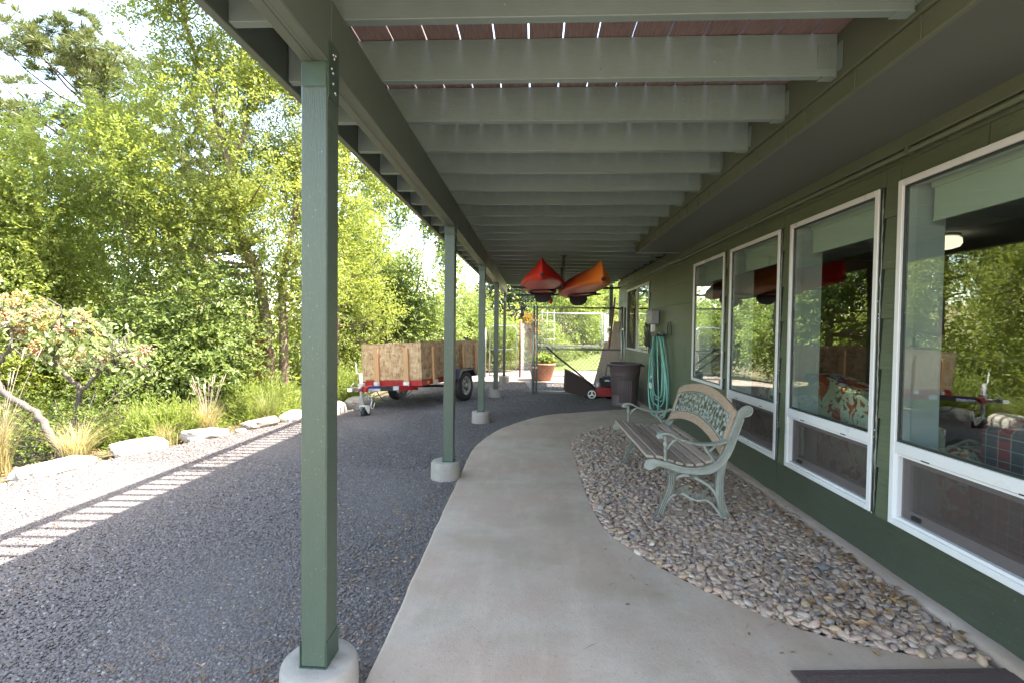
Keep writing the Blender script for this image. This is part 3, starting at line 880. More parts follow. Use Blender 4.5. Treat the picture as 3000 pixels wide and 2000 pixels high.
for k in range(40): nh.lathe([(0, -.003), (.0035, -.0025), (.004, 0)], (-1.0 + 2.1 * rg.random(), J1 + S * int(rg.integers(0, 9)) - .0382, 2.30 + .15 * rg.random()), 'y', 6)
nh.build('nail_heads', 'steel', deck, kind='stuff')
MB().box(1.2095, 1.2478, .35, 6.03, 2.2705, 2.4570, .002).build('ledger', 'olive', deck)
MB().box(-1.10, -1.063, .35, 11.47, 2.279, 2.4570, .003).build('rim_joist', 'beam', deck)
MB().box(-1.062, 1.79, 11.435, 11.47, 2.285, 2.4570, .003).build('end_joist', 'beam', deck)
PY = [1.5063 + 2.4384 * i for i in range(4)] + [11.2799]
bc = [.35, PY[0] + .03, PY[1] + .04, PY[2] + .04, PY[3] + .04, 11.36]
for a, b in zip(bc[:-1], bc[1:]):
    for xa, xb_ in ((-.7405, -.7035), (-.6935, -.6566)):
        MB().box(xa, xb_, a + .0015, b - .0015, 2.079, 2.2885, .003).build('beam', 'beam', deck)
    MB().box(-.7035, -.6935, a + .02, b - .02, 2.081, 2.284).build('beam_spacer', 'beam', deck)
# decking boards
nb = 21; pit = .1435
dk = MB(); dk.box(0, .1368, .33, 11.55, 2.4590, 2.4840, .003)
b0 = dk.build('deck_board', 'decking', deck)
b0.location.x = -1.185
for i in range(1, nb):
    c = copy_at(b0, (-1.185 + pit * i, 0, rg.normal(0, .0008))); c.parent = deck
# bolt in the joist bay, post numbers etc
mb = MB(); mb.lathe([(0, 0), (.02, 0), (.02, .006), (.012, .012), (0, .014)], (-.93, J1 + 9 * S - .045, 2.40), 'y', 10); mb.build('washer', 'zinc', deck)
# posts
for i, y in enumerate(PY):
    pm = MB()
    if i < 4:
        pm.box(-.7405, -.6566, y, y + .0889, .152, 2.0775, .004)
    else:
        pm.box(-.7305, -.668, y, y + .07, .152, 2.0775, .004)
    p = pm.build('post', 'post', deck)
    if i < 4:
        b = MB(); b.box(-.6566, -.6538, y + .006, y + .083, 1.97, 2.15); b.box(-.7433, -.7405, y + .006, y + .083, 1.97, 2.15)
        b.box(-.737, -.66, y - .0022, y - .0002, 2.0, 2.0765)
        b.build('post_cap', 'bracket', p)
        b = MB(); b.box(-.7435, -.7405, y - .002, y + .092, .153, .235); b.box(-.6566, -.6536, y - .002, y + .092, .153, .235); b.box(-.744, -.653, y - .005, y + .095, .149, .1535)
        b.build('post_base', 'bracket', p)
        b = MB()
        for q in range(9):
            b.lathe([(0, .0026), (.0035, .0026), (.004, .001), (.0042, 0)], (-.6538, y + .018 + .05 * rg.random(), 1.985 + .155 * rg.random()), 'x', 8)
        b.build('nail_head', 'zinc', p, kind='stuff')
MB().box(1.72, 1.80, 11.28, 11.36, .10, 2.28, .003).build('post', 'post', deck)
# railing on top of the deck (its shadow falls on the gravel)
rail = thing('deck_railing', 'timber railing with thin balusters along the upper deck edge', 'railing', (-1.1, 0, 2.4860))
MB().box(-.05, .04, .35, 11.5, .665, .705, .003).build('top_rail', 'beam', rail)
MB().box(-.03, .01, .35, 11.5, .06, .10, .002).build('bottom_rail', 'beam', rail)
ba = MB(); ba.box(-.022, .004, -.017, .017, .10, .665); b0 = ba.build('baluster', 'beam', rail); b0.location = (0, .48, 0)
k = 0
for y in np.arange(.6, 11.4, .1195):
    c = copy_at(b0, (0, float(y), 0)); c.parent = rail
for y in (.38, 1.5, 4.1, 6.7, 9.3, 11.4): MB().box(-.045, .035, y, y + .08, 0, .665, .003).build('rail_post', 'beam', rail)

# concrete piers
for i, y in enumerate(PY):
    cx, cy = -.699, y + .045
    if i == 1: cx = -.725
    if i == 4: cy = y + .04
    mb = MB(); n = 36; r0 = .123 if i < 4 else .12; top = .150
    prof = [(r0 + .004, -.05), (r0 + .002, .04), (r0, .10), (r0 - .002, top - .012), (r0 - .012, top - .001), (r0 * .6, top + .000), (0.001, top - .001)]
    vs = []
    for r_, h in prof:
        for j in range(n):
            t = 2 * PI * j / n; w = 1 + .012 * math.sin(3 * t + i) + .008 * math.sin(7 * t + 2 * i) + rg.normal(0, .003)
            vs.append((cx + r_ * w * math.cos(t), cy + r_ * w * math.sin(t), h + rg.normal(0, .0012)))
    fs = [(a_ * n + j, a_ * n + (j + 1) % n, (a_ + 1) * n + (j + 1) % n, (a_ + 1) * n + j) for a_ in range(len(prof) - 1) for j in range(n)]
    mb.add(vs, fs, True)
    lab = ['round concrete pier under the nearest deck post, cut by the photo edge', 'round concrete pier against the walk edge under the second post',
           'round concrete pier under the third post, near the bend of the walk', 'round concrete pier under the fourth post, right of the trailer', 'smallest concrete pier under the farthest deck post by the gate'][i]
    tag(mb.build('concrete_pier', 'pier'), lab, 'concrete pier', 'concrete piers under the deck posts')

# ================================================================== VEGETATION
def leaves(P, D, Nn, length, width, rg_):
    """P base points, D leaf direction, Nn normals -> quads (folded rhombus)"""
    n = len(P)
    D = nrm(D); S_ = nrm(np.cross(D, Nn)); N2 = np.cross(S_, D)
    L = (length * (.65 + .7 * rg_.random(n)))[:, None]; W = (width * (.7 + .6 * rg_.random(n)))[:, None]
    a = P; b = P + D * L * .45 + S_ * W * .5 + N2 * W * .16; c = P + D * L - N2 * L * .08; d = P + D * L * .45 - S_ * W * .5 + N2 * W * .16
    V = np.stack([a, b, c, d], 1).reshape(-1, 3)
    F = np.arange(4 * n).reshape(n, 4)
    return V, F

def noise3(P, s, seed):
    q = P * s
    r = np.random.default_rng(seed); o = np.zeros(len(P))
    for k in range(5):
        w = r.normal(0, 1, 3) * (1 + k * .6); ph = r.random() * 6.28
        o += np.sin(q @ w + ph) / (1 + k * .35)
    return o / 2.6

def crown_pts(lobes, n, seed, bias=2.4, gap=.0, gscale=1.6):
    r = np.random.default_rng(seed)
    vol = np.array([l[3] * l[4] * l[5] for l in lobes]) ** .8; vol /= vol.sum()
    m_ = int(n * (2.2 if gap else 1)) + 10
    k = r.choice(len(lobes), m_, p=vol)
    Lb = np.array([l[:6] for l in lobes])[k]
    u = nrm(r.normal(0, 1, (m_, 3))); rad = r.random(m_) ** (1 / bias)
    P = Lb[:, :3] + u * rad[:, None] * Lb[:, 3:6]
    out = u
    if gap:
        keep = noise3(P, gscale, seed) > (gap - 1) * .55
        P, out, rad = P[keep], out[keep], rad[keep]
    return P[:n], out[:n], rad[:n]

def tree(name, label, cat, base, trunks, lobes, ntw, lpt, ll, lw, leaf, bark_, seed, group=None, up=.35, droop=.1, gap=.5, twl=.34, gscale=1.6, nbr=60, bias=2.4, ground=None, yellow_top=False, twig_mat=None):
    """trunks: list of (polyline, r0, r1) in world coords"""
    r = np.random.default_rng(seed)
    base = np.array(base, float)
    t = thing(name, label, cat, tuple(base), group=group)
    mb = MB(); ends = []
    for pl, r0, r1 in trunks:
        pl = catmull([np.array(p, float) for p in pl], 6)
        pl = pl + r.normal(0, r0 * .18, pl.shape) * np.linspace(0, 1, len(pl))[:, None]
        mb.tube([tuple(p) for p in pl], list(np.linspace(r0, r1, len(pl))), 9)
        ends.append((pl, r0, r1))
    P, out, rad = crown_pts(lobes, ntw, seed, gap=gap, gscale=gscale, bias=bias)
    if ground is not None:
        k = P[:, 2] > ground; P, out, rad = P[k], out[k], rad[k]
    # limbs from trunks to some twig centres
    ap = np.concatenate([e[0] for e in ends]); ar = np.concatenate([np.linspace(e[1], e[2], len(e[0])) for e in ends])
    if nbr and len(P):
        for i in r.choice(len(P), min(nbr, len(P)), replace=False):
            tgt = P[i]
            cand = np.linalg.norm(ap - tgt, axis=1) + 1.2 * np.maximum(0, ap[:, 2] - tgt[2] + .1) + .15 * r.random(len(ap))
            j = int(np.argmin(cand)); s = ap[j]; rr = min(ar[j] * .5, .035)
            mid = (s + tgt) / 2 + np.array([0, 0, -.08 * np.linalg.norm(tgt - s)]) + r.normal(0, .06, 3) * np.linalg.norm(tgt - s)
            q = [s, s * .45 + mid * .55 + r.normal(0, .02, 3), mid, mid * .45 + tgt * .55 + r.normal(0, .04, 3), tgt, tgt + (tgt - mid) * .3]
            mb.tube([tuple(x) for x in q], list(np.linspace(rr, .0035, 6)), 5, cap=False)
            if i % 2 == 0:
                for e in range(2):
                    k2 = mid * .5 + tgt * .5; e2 = k2 + r.normal(0, .28, 3) * min(1, np.linalg.norm(tgt - s))
                    mb.tube([tuple(k2), tuple((k2 + e2) / 2 + r.normal(0, .03, 3)), tuple(e2)], [.006, .004, .002], 4, cap=False)
    mb.build('trunk', bark_, t, off=base)
    # twigs and leaves
    n = len(P)
    tdir = nrm(out * .7 + r.normal(0, .55, (n, 3)) + np.array([0, 0, up]))
    L = twl * (.6 + .8 * r.random(n))
    u = (np.arange(lpt)[None, :] + r.random((n, lpt))) / lpt
    bend = nrm(r.normal(0, 1, (n, 3))) * .25 + np.array([0, 0, -droop * 2])
    X = P[:, None, :] + tdir[:, None, :] * (u * L[:, None])[..., None] + bend[:, None, :] * ((u ** 2) * L[:, None])[..., None]
    side = nrm(np.cross(tdir, r.normal(0, 1, (n, 3))))
    sg = np.where(np.arange(lpt) % 2 == 0, 1.0, -1.0)[None, :, None]
    Dl = tdir[:, None, :] * .55 + side[:, None, :] * sg * .8 + r.normal(0, .35, (n, lpt, 3)) + np.array([0, 0, -droop])
    Nl = np.array([0, 0, 1.0]) + r.normal(0, .55, (n, lpt, 3))
    X = X.reshape(-1, 3); Dl = Dl.reshape(-1, 3); Nl = Nl.reshape(-1, 3)
    V, F = leaves(X, Dl, Nl, ll, lw, r)
    tw = np.repeat(r.random(n), lpt)
    rv = np.clip(.55 * tw + .45 * r.random(len(X)), 0, 1)
    sp = r.random(len(X)) < .015
    rv = np.where(sp, .99, rv * .95)
    np_mesh('crown', V - base, F, leaf, t, rnd=np.repeat(rv, 4))
    return t

# --- the multi-stemmed tree by the gravel
tree('elm_tree', 'tall multi-stemmed leafy tree with twin trunks rising behind the junipers', 'tree', (-4.35, 7.7, -.3),
     [([(-4.30, 7.7, -.3), (-4.30, 7.65, .9), (-4.42, 7.6, 1.9), (-4.75, 7.6, 2.8), (-4.85, 7.5, 3.7), (-5.1, 7.3, 5.0), (-5.5, 7.0, 6.6)], .10, .018),
      ([(-4.14, 7.8, -.3), (-4.12, 7.8, 1.0), (-4.2, 7.9, 2.0), (-4.05, 8.0, 3.0), (-3.9, 8.0, 4.2), (-3.8, 7.9, 5.6)], .085, .015),
      ([(-4.85, 7.5, 3.5), (-4.6, 7.6, 4.6), (-4.5, 7.6, 6.2)], .035, .01),
      ([(-4.75, 7.6, 2.8), (-5.2, 7.3, 3.9), (-5.9, 7.0, 5.2)], .04, .01)],
     [(-4.8, 7.2, 4.7, 1.15, 1.2, 1.4), (-4.3, 7.8, 3.6, 1.1, 1.2, 1.2), (-5.3, 6.9, 6.4, .9, 1.1, .8), (-4.4, 7.4, 6.0, 1.2, 1.2, 1.1), (-4.0, 8.2, 4.6, .8, .9, 1.1), (-5.7, 6.9, 5.2, .75, .8, .4), (-4.9, 7.3, 2.5, 1.1, 1.0, .9), (-3.8, 7.6, 2.0, .75, .8, .6), (-4.4, 6.6, 7.0, 1.1, 1.2, .8)],
     8600, 12, .053, .027, 'leaf_elm', 'bark', 21, gap=.95, twl=.42, nbr=150, up=.5, gscale=1.9)
tree('elm_tree', 'slimmer leafy tree directly behind the nearest deck post', 'tree', (-3.9, 9.3, -.3),
     [([(-3.9, 9.3, -.3), (-3.85, 9.3, 1.2), (-3.95, 9.4, 2.6), (-3.7, 9.4, 4.2), (-3.6, 9.4, 6)], .07, .015)],
     [(-3.75, 9.4, 4.9, 1.1, 1.1, 1.5), (-3.9, 9.2, 3.0, 1.1, 1.1, 1.2), (-3.7, 9.0, 1.5, 1.0, 1.0, .8), (-3.5, 9.3, 6.4, .9, 1, .9)],
     4600, 10, .058, .030, 'leaf_shrub', 'bark', 22, gap=.9, twl=.4, nbr=50, up=.4)
# --- the dense thicket at left
GT = 'leafy shrubs of the thicket on the bank'
tree('thicket_shrub', 'broad dense leafy shrub mass left of the twin trunks, below the pine', 'shrub', (-6.6, 7.0, -.5),
     [([(-6.6, 7.0, -.5), (-6.6, 6.9, .6), (-6.9, 6.8, 1.8), (-7.2, 6.6, 3)], .05, .012), ([(-6.5, 7.0, -.5), (-6.1, 6.9, 1), (-5.8, 6.7, 2.4)], .04, .01)],
     [(-7.0, 6.6, 2.7, 1.5, 1.2, 1.1), (-5.9, 6.8, 2.2, 1.2, 1.1, 1.3), (-6.4, 6.2, 1.3, 1.3, .9, 1.0), (-8.0, 6.6, 2.0, 1.0, 1.1, 1.4), (-6.5, 6.9, 3.6, 1.0, .9, .6), (-5.6, 6.3, 3.3, .8, .8, .7)],
     9500, 11, .050, .028, 'leaf_shrub', 'bark', 23, GT, bias=3.2, gap=.75, twl=.36, nbr=110, up=.35)
tree('thicket_shrub', 'dark low leafy shrub in front of the twin trunks, behind the seed-head grass', 'shrub', (-5.2, 6.9, -.4),
     [([(-5.2, 6.9, -.4), (-5.25, 6.8, .5), (-5.1, 6.7, 1.3)], .04, .01)],
     [(-5.2, 6.8, .7, 1.1, .8, .8), (-4.6, 7.3, .7, .8, .7, .7), (-5.9, 6.5, .5, .9, .8, .8), (-5.2, 7.0, 1.6, .9, .8, .6)],
     3400, 9, .060, .036, 'leaf_cotton', 'bark', 24, GT, bias=3, gap=.6, twl=.3, nbr=70, up=.2)
tree('thicket_shrub', 'leafy shrub at the left picture edge behind the orange berries', 'shrub', (-7.8, 4.9, -.5),
     [([(-7.8, 4.9, -.5), (-7.7, 4.9, .8), (-7.6, 5.0, 2)], .05, .012)],
     [(-7.9, 5.0, 1.6, 1.2, 1.2, 1.4), (-7.0, 5.6, 1.0, 1.0, .9, 1.0), (-6.4, 5.9, .5, 1.0, .8, .7), (-8.2, 5.0, 2.6, 1.1, 1.1, .7)],
     4600, 10, .053, .03, 'leaf_shrub', 'bark', 25, GT, bias=3.2, gap=.7, twl=.34, nbr=60)
tree('dying_shrub', 'dry rust-brown leafy twigs beside the base of the twin trunks', 'shrub', (-4.55, 7.35, -.3),
     [([(-4.55, 7.35, -.3), (-4.55, 7.35, .4), (-4.5, 7.35, 1.2)], .02, .006)],
     [(-4.55, 7.35, .95, .28, .25, .45), (-4.45, 7.3, .4, .3, .25, .3)], 330, 9, .045, .022, 'leaf_dead', 'bark', 26, gap=.4, twl=.2, nbr=60)
# --- trees between the posts
tree('cottonwood_tree', 'broad leafed green tree seen between the first and second posts', 'tree', (-4.2, 13.2, -.5),
     [([(-4.2, 13.2, -.5), (-4.15, 13.2, 1.5), (-4.3, 13.2, 3.2), (-4.1, 13.2, 5)], .12, .02), ([(-4.1, 13.4, -.5), (-3.4, 13.4, 1.6), (-3.1, 13.4, 3.6)], .07, .015)],
     [(-3.9, 13.2, 3.3, 1.5, 1.3, 1.6), (-3.1, 13.4, 2.6, 1.1, 1.1, 1.5), (-4.6, 13, 1.6, 1.4, 1.1, 1.2), (-3.0, 13.2, 1.1, 1.2, 1.0, .9), (-4.0, 13.4, 4.8, .9, .9, .8), (-2.7, 13.2, 3.9, .6, .6, .7), (-5.2, 12.6, 2.4, 1.0, 1, 1.6)],
     6500, 9, .080, .048, 'leaf_cotton', 'bark', 27, gap=.8, twl=.4, nbr=90, up=.5)
tree('small_tree', 'small round leafy tree beyond the trailer, seen right of the second post', 'tree', (-2.4, 15.5, -.3),
     [([(-2.4, 15.5, -.3), (-2.35, 15.5, 1), (-2.4, 15.5, 2.2)], .06, .015)],
     [(-2.2, 15.5, 1.5, 1.2, 1.0, 1.0), (-2.9, 15.3, 1.0, 1.0, .9, 1.0), (-1.7, 15.6, .9, .9, .8, .8)],
     2100, 9, .08, .045, 'leaf_cotton', 'bark', 28, gap=.5, twl=.3, nbr=30)
tree('lilac_bush', 'rounded bright yellow-green bush behind the round-cornered gate', 'bush', (-1.05, 14.3, 0),
     [([(-1.05, 14.3, 0), (-1.05, 14.3, .8)], .03, .01)],
     [(-1.05, 14.3, .75, .72, .6, .75), (-.75, 14.2, .95, .5, .5, .6), (-1.4, 14.3, .6, .5, .5, .6)],
     1500, 9, .055, .03, 'leaf_hedge', 'bark', 29, gap=.1, twl=.2, nbr=10)
tree('dark_tree', 'dark blue-green tree beyond the gate', 'tree', (-.6, 21, 0),
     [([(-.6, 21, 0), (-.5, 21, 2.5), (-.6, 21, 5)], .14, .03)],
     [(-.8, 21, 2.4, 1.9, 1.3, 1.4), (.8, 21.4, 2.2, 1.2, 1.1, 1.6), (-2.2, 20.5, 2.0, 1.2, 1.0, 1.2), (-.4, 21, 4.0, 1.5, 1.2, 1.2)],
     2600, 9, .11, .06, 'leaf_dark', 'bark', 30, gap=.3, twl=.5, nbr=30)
tree('hedge', 'tall clipped bright green leafy hedge beyond the chain link pen', 'hedge', (1.5, 17.9, .2),
     [([(1.0, 17.0, .1), (1.0, 17.0, 2)], .06, .02), ([(2.2, 19.1, .1), (2.2, 19.1, 2)], .06, .02)],
     [(.25, 15.9, 1.1, .6, .5, 1.2), (.95, 16.9, 1.5, .75, .6, 1.6), (1.65, 18.1, 1.7, .85, .7, 1.7), (2.5, 19.6, 1.95, .95, .8, 1.8), (3.5, 21, 2.1, 1.1, .8, 2.0), (1.3, 17.4, .8, .8, .5, .8), (2.1, 18.9, .95, .8, .6, .9)],
     8500, 9, .06, .036, 'leaf_hedge', 'bark', 31, bias=3.0, gap=.1, twl=.22, nbr=20)
tree('garden_shrub', 'green shrub with fine leaves just left of the pen hedge', 'shrub', (.35, 15.4, .1),
     [([(.35, 15.4, 0), (.35, 15.4, .8)], .03, .01)],
     [(.35, 15.4, .7, .55, .45, .6), (.75, 15.6, .55, .45, .4, .45), (-.1, 15.5, .6, .45, .4, .5)],
     1200, 9, .05, .026, 'leaf_hedge', 'bark', 32, gap=.3, twl=.2, nbr=10)
tree('garden_shrub', 'tall shrub with yellow and orange autumn leaves at the gate post', 'shrub', (-.02, 12.9, 0),
     [([(-.02, 12.9, 0), (-.04, 12.9, 1.0), (-.0, 12.9, 1.5)], .02, .006)],
     [(-.05, 12.9, 1.4, .26, .2, .3), (.12, 12.9, 1.15, .25, .2, .35), (.05, 12.9, .8, .2, .18, .3)],
     420, 8, .06, .032, 'leaf_autumn', 'bark', 33, gap=.2, twl=.16, nbr=14)
# woods behind everything
def woods(name, centres, n, size, leaf, seed, **props):
    r = np.random.default_rng(seed); lobes = []
    for x, y, z, rx, ry, rz in centres: lobes.append((x, y, z, rx, ry, rz))
    P, out, rad = crown_pts(lobes, n, seed, bias=3.2, gap=.9, gscale=.5)
    m_ = len(P); k = 6
    X = (P[:, None, :] + r.normal(0, size * 1.6, (m_, k, 3))).reshape(-1, 3)
    V, F = leaves(X, r.normal(0, 1, X.shape), np.array([0, 0, 1.]) + r.normal(0, .7, X.shape), size, size * .6, r)
    rv = np.clip(.6 * np.repeat(r.random(m_), k) + .35 * r.random(len(X)), 0, .94)
    return np_mesh(name, V, F, leaf, rnd=np.repeat(rv, 4), **props)
r_ = np.random.default_rng(5)
cen = []
for i in range(34):
    x = -30 + 27.5 * r_.random() * 1.0; y = 4 + 24 * r_.random()
    if x > -7 and y < 13: x -= 6
    if x > -4.5 and y < 17: y += 6
    h = 2.0 + .9 * r_.random()
    if x < -9 and y < 22: h *= .75
    cen.append((x, y, h * .45, 2.4, 2.2, h * .85))
for i in range(22):
    cen.append((-8 + 20 * r_.random(), 24 + 7 * r_.random(), 2.2, 2.4, 2, 3.4))
for i in range(12):
    cen.append((-9.5 - 3 * r_.random(), -3 + 9 * r_.random(), 1.4, 1.8, 1.8, 2.6))
woods('background_woods', cen, 21000, .17, 'leaf_shrub', 71, kind='stuff', label='mass of leafy trees filling the slope behind the yard', category='woods')
# trunks in the thicket
# --- pines
def pine(label, base, h, rc, ntuft, seed, trunk_r=.16, z0=.25, nl=17):
    r = np.random.default_rng(seed); base = np.array(base, float)
    t = thing('pine_tree', label, 'pine tree', tuple(base), group='pines beyond the thicket')
    mb = MB(); lean = r.normal(0, .15, 2)
    tr = [(lean[0] * s, lean[1] * s, h * s) for s in np.linspace(0, 1, 12)]
    mb.tube(tr, list(np.linspace(trunk_r, .03, 12)), 9)
    T = []; Dn = []
    nb_ = int(nl * 4)
    for i in range(nb_):
        s = z0 + (1 - z0) * (i + r.random()) / nb_
        az = r.random() * 2 * PI; prof = math.sin(min(1, (1 - s) / (1 - z0) * 1.15 + .12) * PI * .55)
        L = rc * (.35 + .65 * prof) * (.75 + .45 * r.random())
        p0 = np.array([lean[0] * s, lean[1] * s, h * s]); d = np.array([math.cos(az), math.sin(az), .12 + .5 * s])
        pts = [p0 + d * L * q + np.array([0, 0, .25 * L * q * q]) + r.normal(0, .03, 3) * L for q in (0, .35, .7, 1)]
        mb.tube([tuple(p) for p in pts], [.05 * (1 - .5 * s), .03, .02, .01], 5, cap=False)
        for q in range(int(ntuft)):
            f = .3 + .75 * r.random() ** .7
            c = p0 + d * L * f + np.array([0, 0, .25 * L * f * f]) + r.normal(0, .20, 3) * (.6 + .3 * L)
            T.append(c); Dn.append(nrm(c - p0 - d * L * f * .7 + np.array([0, 0, .35 * L])))
    mb.build('trunk', 'bark_pine', t)
    T = np.array(T); Dn = np.array(Dn); k = 58
    dd = nrm(Dn[:, None, :] * .75 + nrm(r.normal(0, 1, (len(T), k, 3))))
    X = np.repeat(T, k, 0); dd = dd.reshape(-1, 3)
    X = X + dd * .02
    V, F = leaves(X, dd, r.normal(0, 1, X.shape), .25, .026, r)
    rv = np.clip(.6 * np.repeat(r.random(len(T)), k) + .35 * r.random(len(X)), 0, .94)
    rv = np.where(np.repeat(r.random(len(T)) < .05, k), .99, rv)
    np_mesh('crown', V, F, 'needle', t, rnd=np.repeat(rv, 4))
pine('large long-needled pine against the sky at the upper left corner', (-14.6, 15.5, -1), 11.0, 2.5, 15, 41, .17, .30)
pine('smaller pine with sparse top between the large pine and the elm', (-12.6, 18.5, -1), 9.2, 1.8, 12, 42, .12, .35, 13)

# --- gnarly shrub with berry clusters
def berry_shrub():
    r = np.random.default_rng(51)
    base = np.array([-4.95, 5.0, -.2])
    t = thing('berry_shrub', 'gnarled grey shrub with broad leaves and orange berry clusters behind the rocks', 'shrub', tuple(base))
    mb = MB()
    st = [([(-4.95, 5.02, -.2), (-4.93, 5.0, .25), (-4.90, 5.0, .55), (-5.05, 4.95, .75), (-5.08, 4.9, 1.05), (-4.98, 4.9, 1.35)], .034, .014),
          ([(-4.90, 5.0, .50), (-4.72, 5.05, .72), (-4.5, 5.05, .85), (-4.3, 5.1, .95)], .022, .008),
          ([(-4.45, 4.45, -.15), (-4.62, 4.45, .12), (-4.85, 4.5, .38), (-5.15, 4.5, .55), (-5.35, 4.55, .80), (-5.5, 4.6, 1.1), (-5.4, 4.6, 1.4)], .040, .014),
          ([(-5.15, 4.5, .55), (-5.5, 4.45, .62), (-5.8, 4.4, .66)], .025, .01),
          ([(-5.35, 4.55, .80), (-5.2, 4.6, 1.05), (-5.25, 4.6, 1.3)], .02, .008),
          ([(-5.05, 4.95, .75), (-5.3, 4.9, .95), (-5.5, 4.85, 1.25)], .018, .008)]
    ap = []
    for pl, a, b in st:
        q = catmull(pl, 6); q = q + r.normal(0, .008, q.shape); ap.append(q)
        mb.tube([tuple(p) for p in q], list(np.linspace(a, b, len(q))), 8)
    ap = np.concatenate(ap)
    lob = [(-5.2, 4.85, 1.25, .55, .45, .32), (-4.75, 4.95, 1.05, .5, .4, .3), (-5.6, 4.65, 1.45, .4, .4, .28), (-4.35, 5.1, .85, .32, .3, .22), (-5.75, 4.5, 1.0, .35, .35, .3)]
    P, out, rad = crown_pts(lob, 190, 51, bias=3)
    for p in P:
        j = int(np.argmin(np.linalg.norm(ap - p, axis=1) + np.maximum(0, ap[:, 2] - p[2])))
        s = ap[j]; mid = (s + p) / 2 + r.normal(0, .05, 3)
        mb.tube([tuple(s), tuple((s + mid) / 2 + r.normal(0, .02, 3)), tuple(mid), tuple((mid + p) / 2 + r.normal(0, .02, 3)), tuple(p)], [.009, .007, .006, .004, .003], 5, cap=False)
    mb.build('trunk', 'bark_grey', t, off=base)
    n = len(P); k = 7
    X = np.repeat(P, k, 0) + r.normal(0, .045, (n * k, 3))
    D = r.normal(0, .7, X.shape) + np.array([0, 0, -.9])
    V, F = leaves(X, D, r.normal(0, 1, X.shape) + np.array([0, -.4, .5]), .068, .045, r)
    np_mesh('crown', V - base, F, 'leaf_lilac', t, rnd=np.repeat(r.random(len(X)) * .95, 4))
    for q, (mt, cnt) in enumerate((('berry_o', 60), ('berry_r', 28))):
        sel = [p for p in P[r.permutation(n)][:cnt * 3] if (p[0] < -4.9 if q == 0 else True)][:cnt]
        mb = MB()
        for c in sel:
            ax = nrm(np.array([r.normal(0, .4), r.normal(0, .4), .8]))
            for b_ in range(30):
                s_ = r.random(); w_ = .030 * (1.15 - s_)
                cc = c + ax * (.10 * s_ - .01) + r.normal(0, 1, 3) * w_
                mb.ico(cc, (.0095,) * 3, 0)
        mb.build('berry_clusters', mt, t, off=base, kind='stuff')
berry_shrub()

# --- grass tufts, junipers
def tuft(label, base, h, n, spread, mat, seed, heads=0, width=.006, cat='grass tuft'):
    r = np.random.default_rng(seed); x, y = base; z = float(gz(x, y)) - .03
    az = r.random(n) * 2 * PI; ln = h * (.55 + .6 * r.random(n)); lean = spread * (.25 + r.random(n))
    d = np.stack([np.cos(az), np.sin(az), np.zeros(n)], -1)
    s0 = r.normal(0, .035, (n, 3)) * np.array([1, 1, 0]); side = np.stack([-np.sin(az), np.cos(az), np.zeros(n)], -1)
    K = 6; V = []; 
    for k in range(K):
        q = k / (K - 1)
        c = s0 + d * (lean * q ** 1.8 * ln)[:, None] * 1.1 + np.array([0, 0, 1.0]) * (ln * (q - .32 * lean * q ** 2.6))[:, None]
        w = width * (1 - q * .92)
        V += [c - side * w / 2, c + side * w / 2]
    V = np.stack(V, 1)  # n,2K,3
    base_i = np.arange(n)[:, None] * 2 * K
    F = np.concatenate([base_i + np.array([2 * k, 2 * k + 1, 2 * k + 3, 2 * k + 2])[None, :] for k in range(K - 1)], 0)
    rv = np.repeat(r.random(n) * .95, 2 * K)
    if not heads:
        o = np_mesh('grass_tuft', V.reshape(-1, 3), F, mat, rnd=rv); o.location = (x, y, z)
        return tag(o, label, cat, 'grass tufts along the rocks')
    t = thing('grass_tuft', label, cat, (x, y, z), group='grass tufts along the rocks')
    np_mesh('blades', V.reshape(-1, 3), F, mat, t, rnd=rv)
    mb = MB()
    for i in range(heads):
        a = r.random() * 2 * PI; hh = h * (1.15 + .35 * r.random()); l = .12 + .25 * r.random()
        p = [(math.cos(a) * l * hh * q ** 1.5, math.sin(a) * l * hh * q ** 1.5, hh * q) for q in (0, .4, .75, 1)]
        mb.tube(p, [.0022, .002, .0018, .0015], 4, cap=False)
        e = np.array(p[3]); g = nrm(np.array(p[3]) - np.array(p[2]))
        mb.tube([tuple(e - g * .10), tuple(e - g * .05), tuple(e + g * .03), tuple(e + g * .05)], [.0015, .0042, .0035, .001], 5)
    mb.build('seed_heads', 'slat', t)
    return t
tuft('tall tan grass with upright seed heads between two flat rocks', (-3.78, 5.45), .46, 260, .55, 'grass_dry', 61, 16)
tuft('green fountain-shaped grass clump right of the seed-head grass', (-3.47, 6.15), .52, 420, .75, 'grass_green', 62)
tuft('sparse dry grass clump behind the second flat rock from the left', (-4.18, 4.25), .44, 240, .8, 'grass_dry', 63)
tuft('tall dry straw grass at the left edge of the gravel', (-4.62, 3.95), .72, 330, .4, 'grass_dry', 64, 9)
tuft('green grass clump left of the trailer coupler', (-3.12, 7.25), .46, 420, .5, 'grass_green', 65)
tuft('small thin grass tuft between the second and third flat rocks', (-3.95, 5.0), .28, 120, .6, 'grass_dry', 66)
tuft('short green grass at the foot of the trailer coupler', (-2.95, 6.95), .26, 160, .6, 'grass_green', 67)
tuft('wispy dry grass behind the leftmost flat rock', (-4.45, 4.45), .38, 160, .6, 'grass_dry', 68)
tuft('low dry grass between the fourth and fifth flat rocks', (-3.35, 6.0), .2, 90, .7, 'grass_dry', 69)
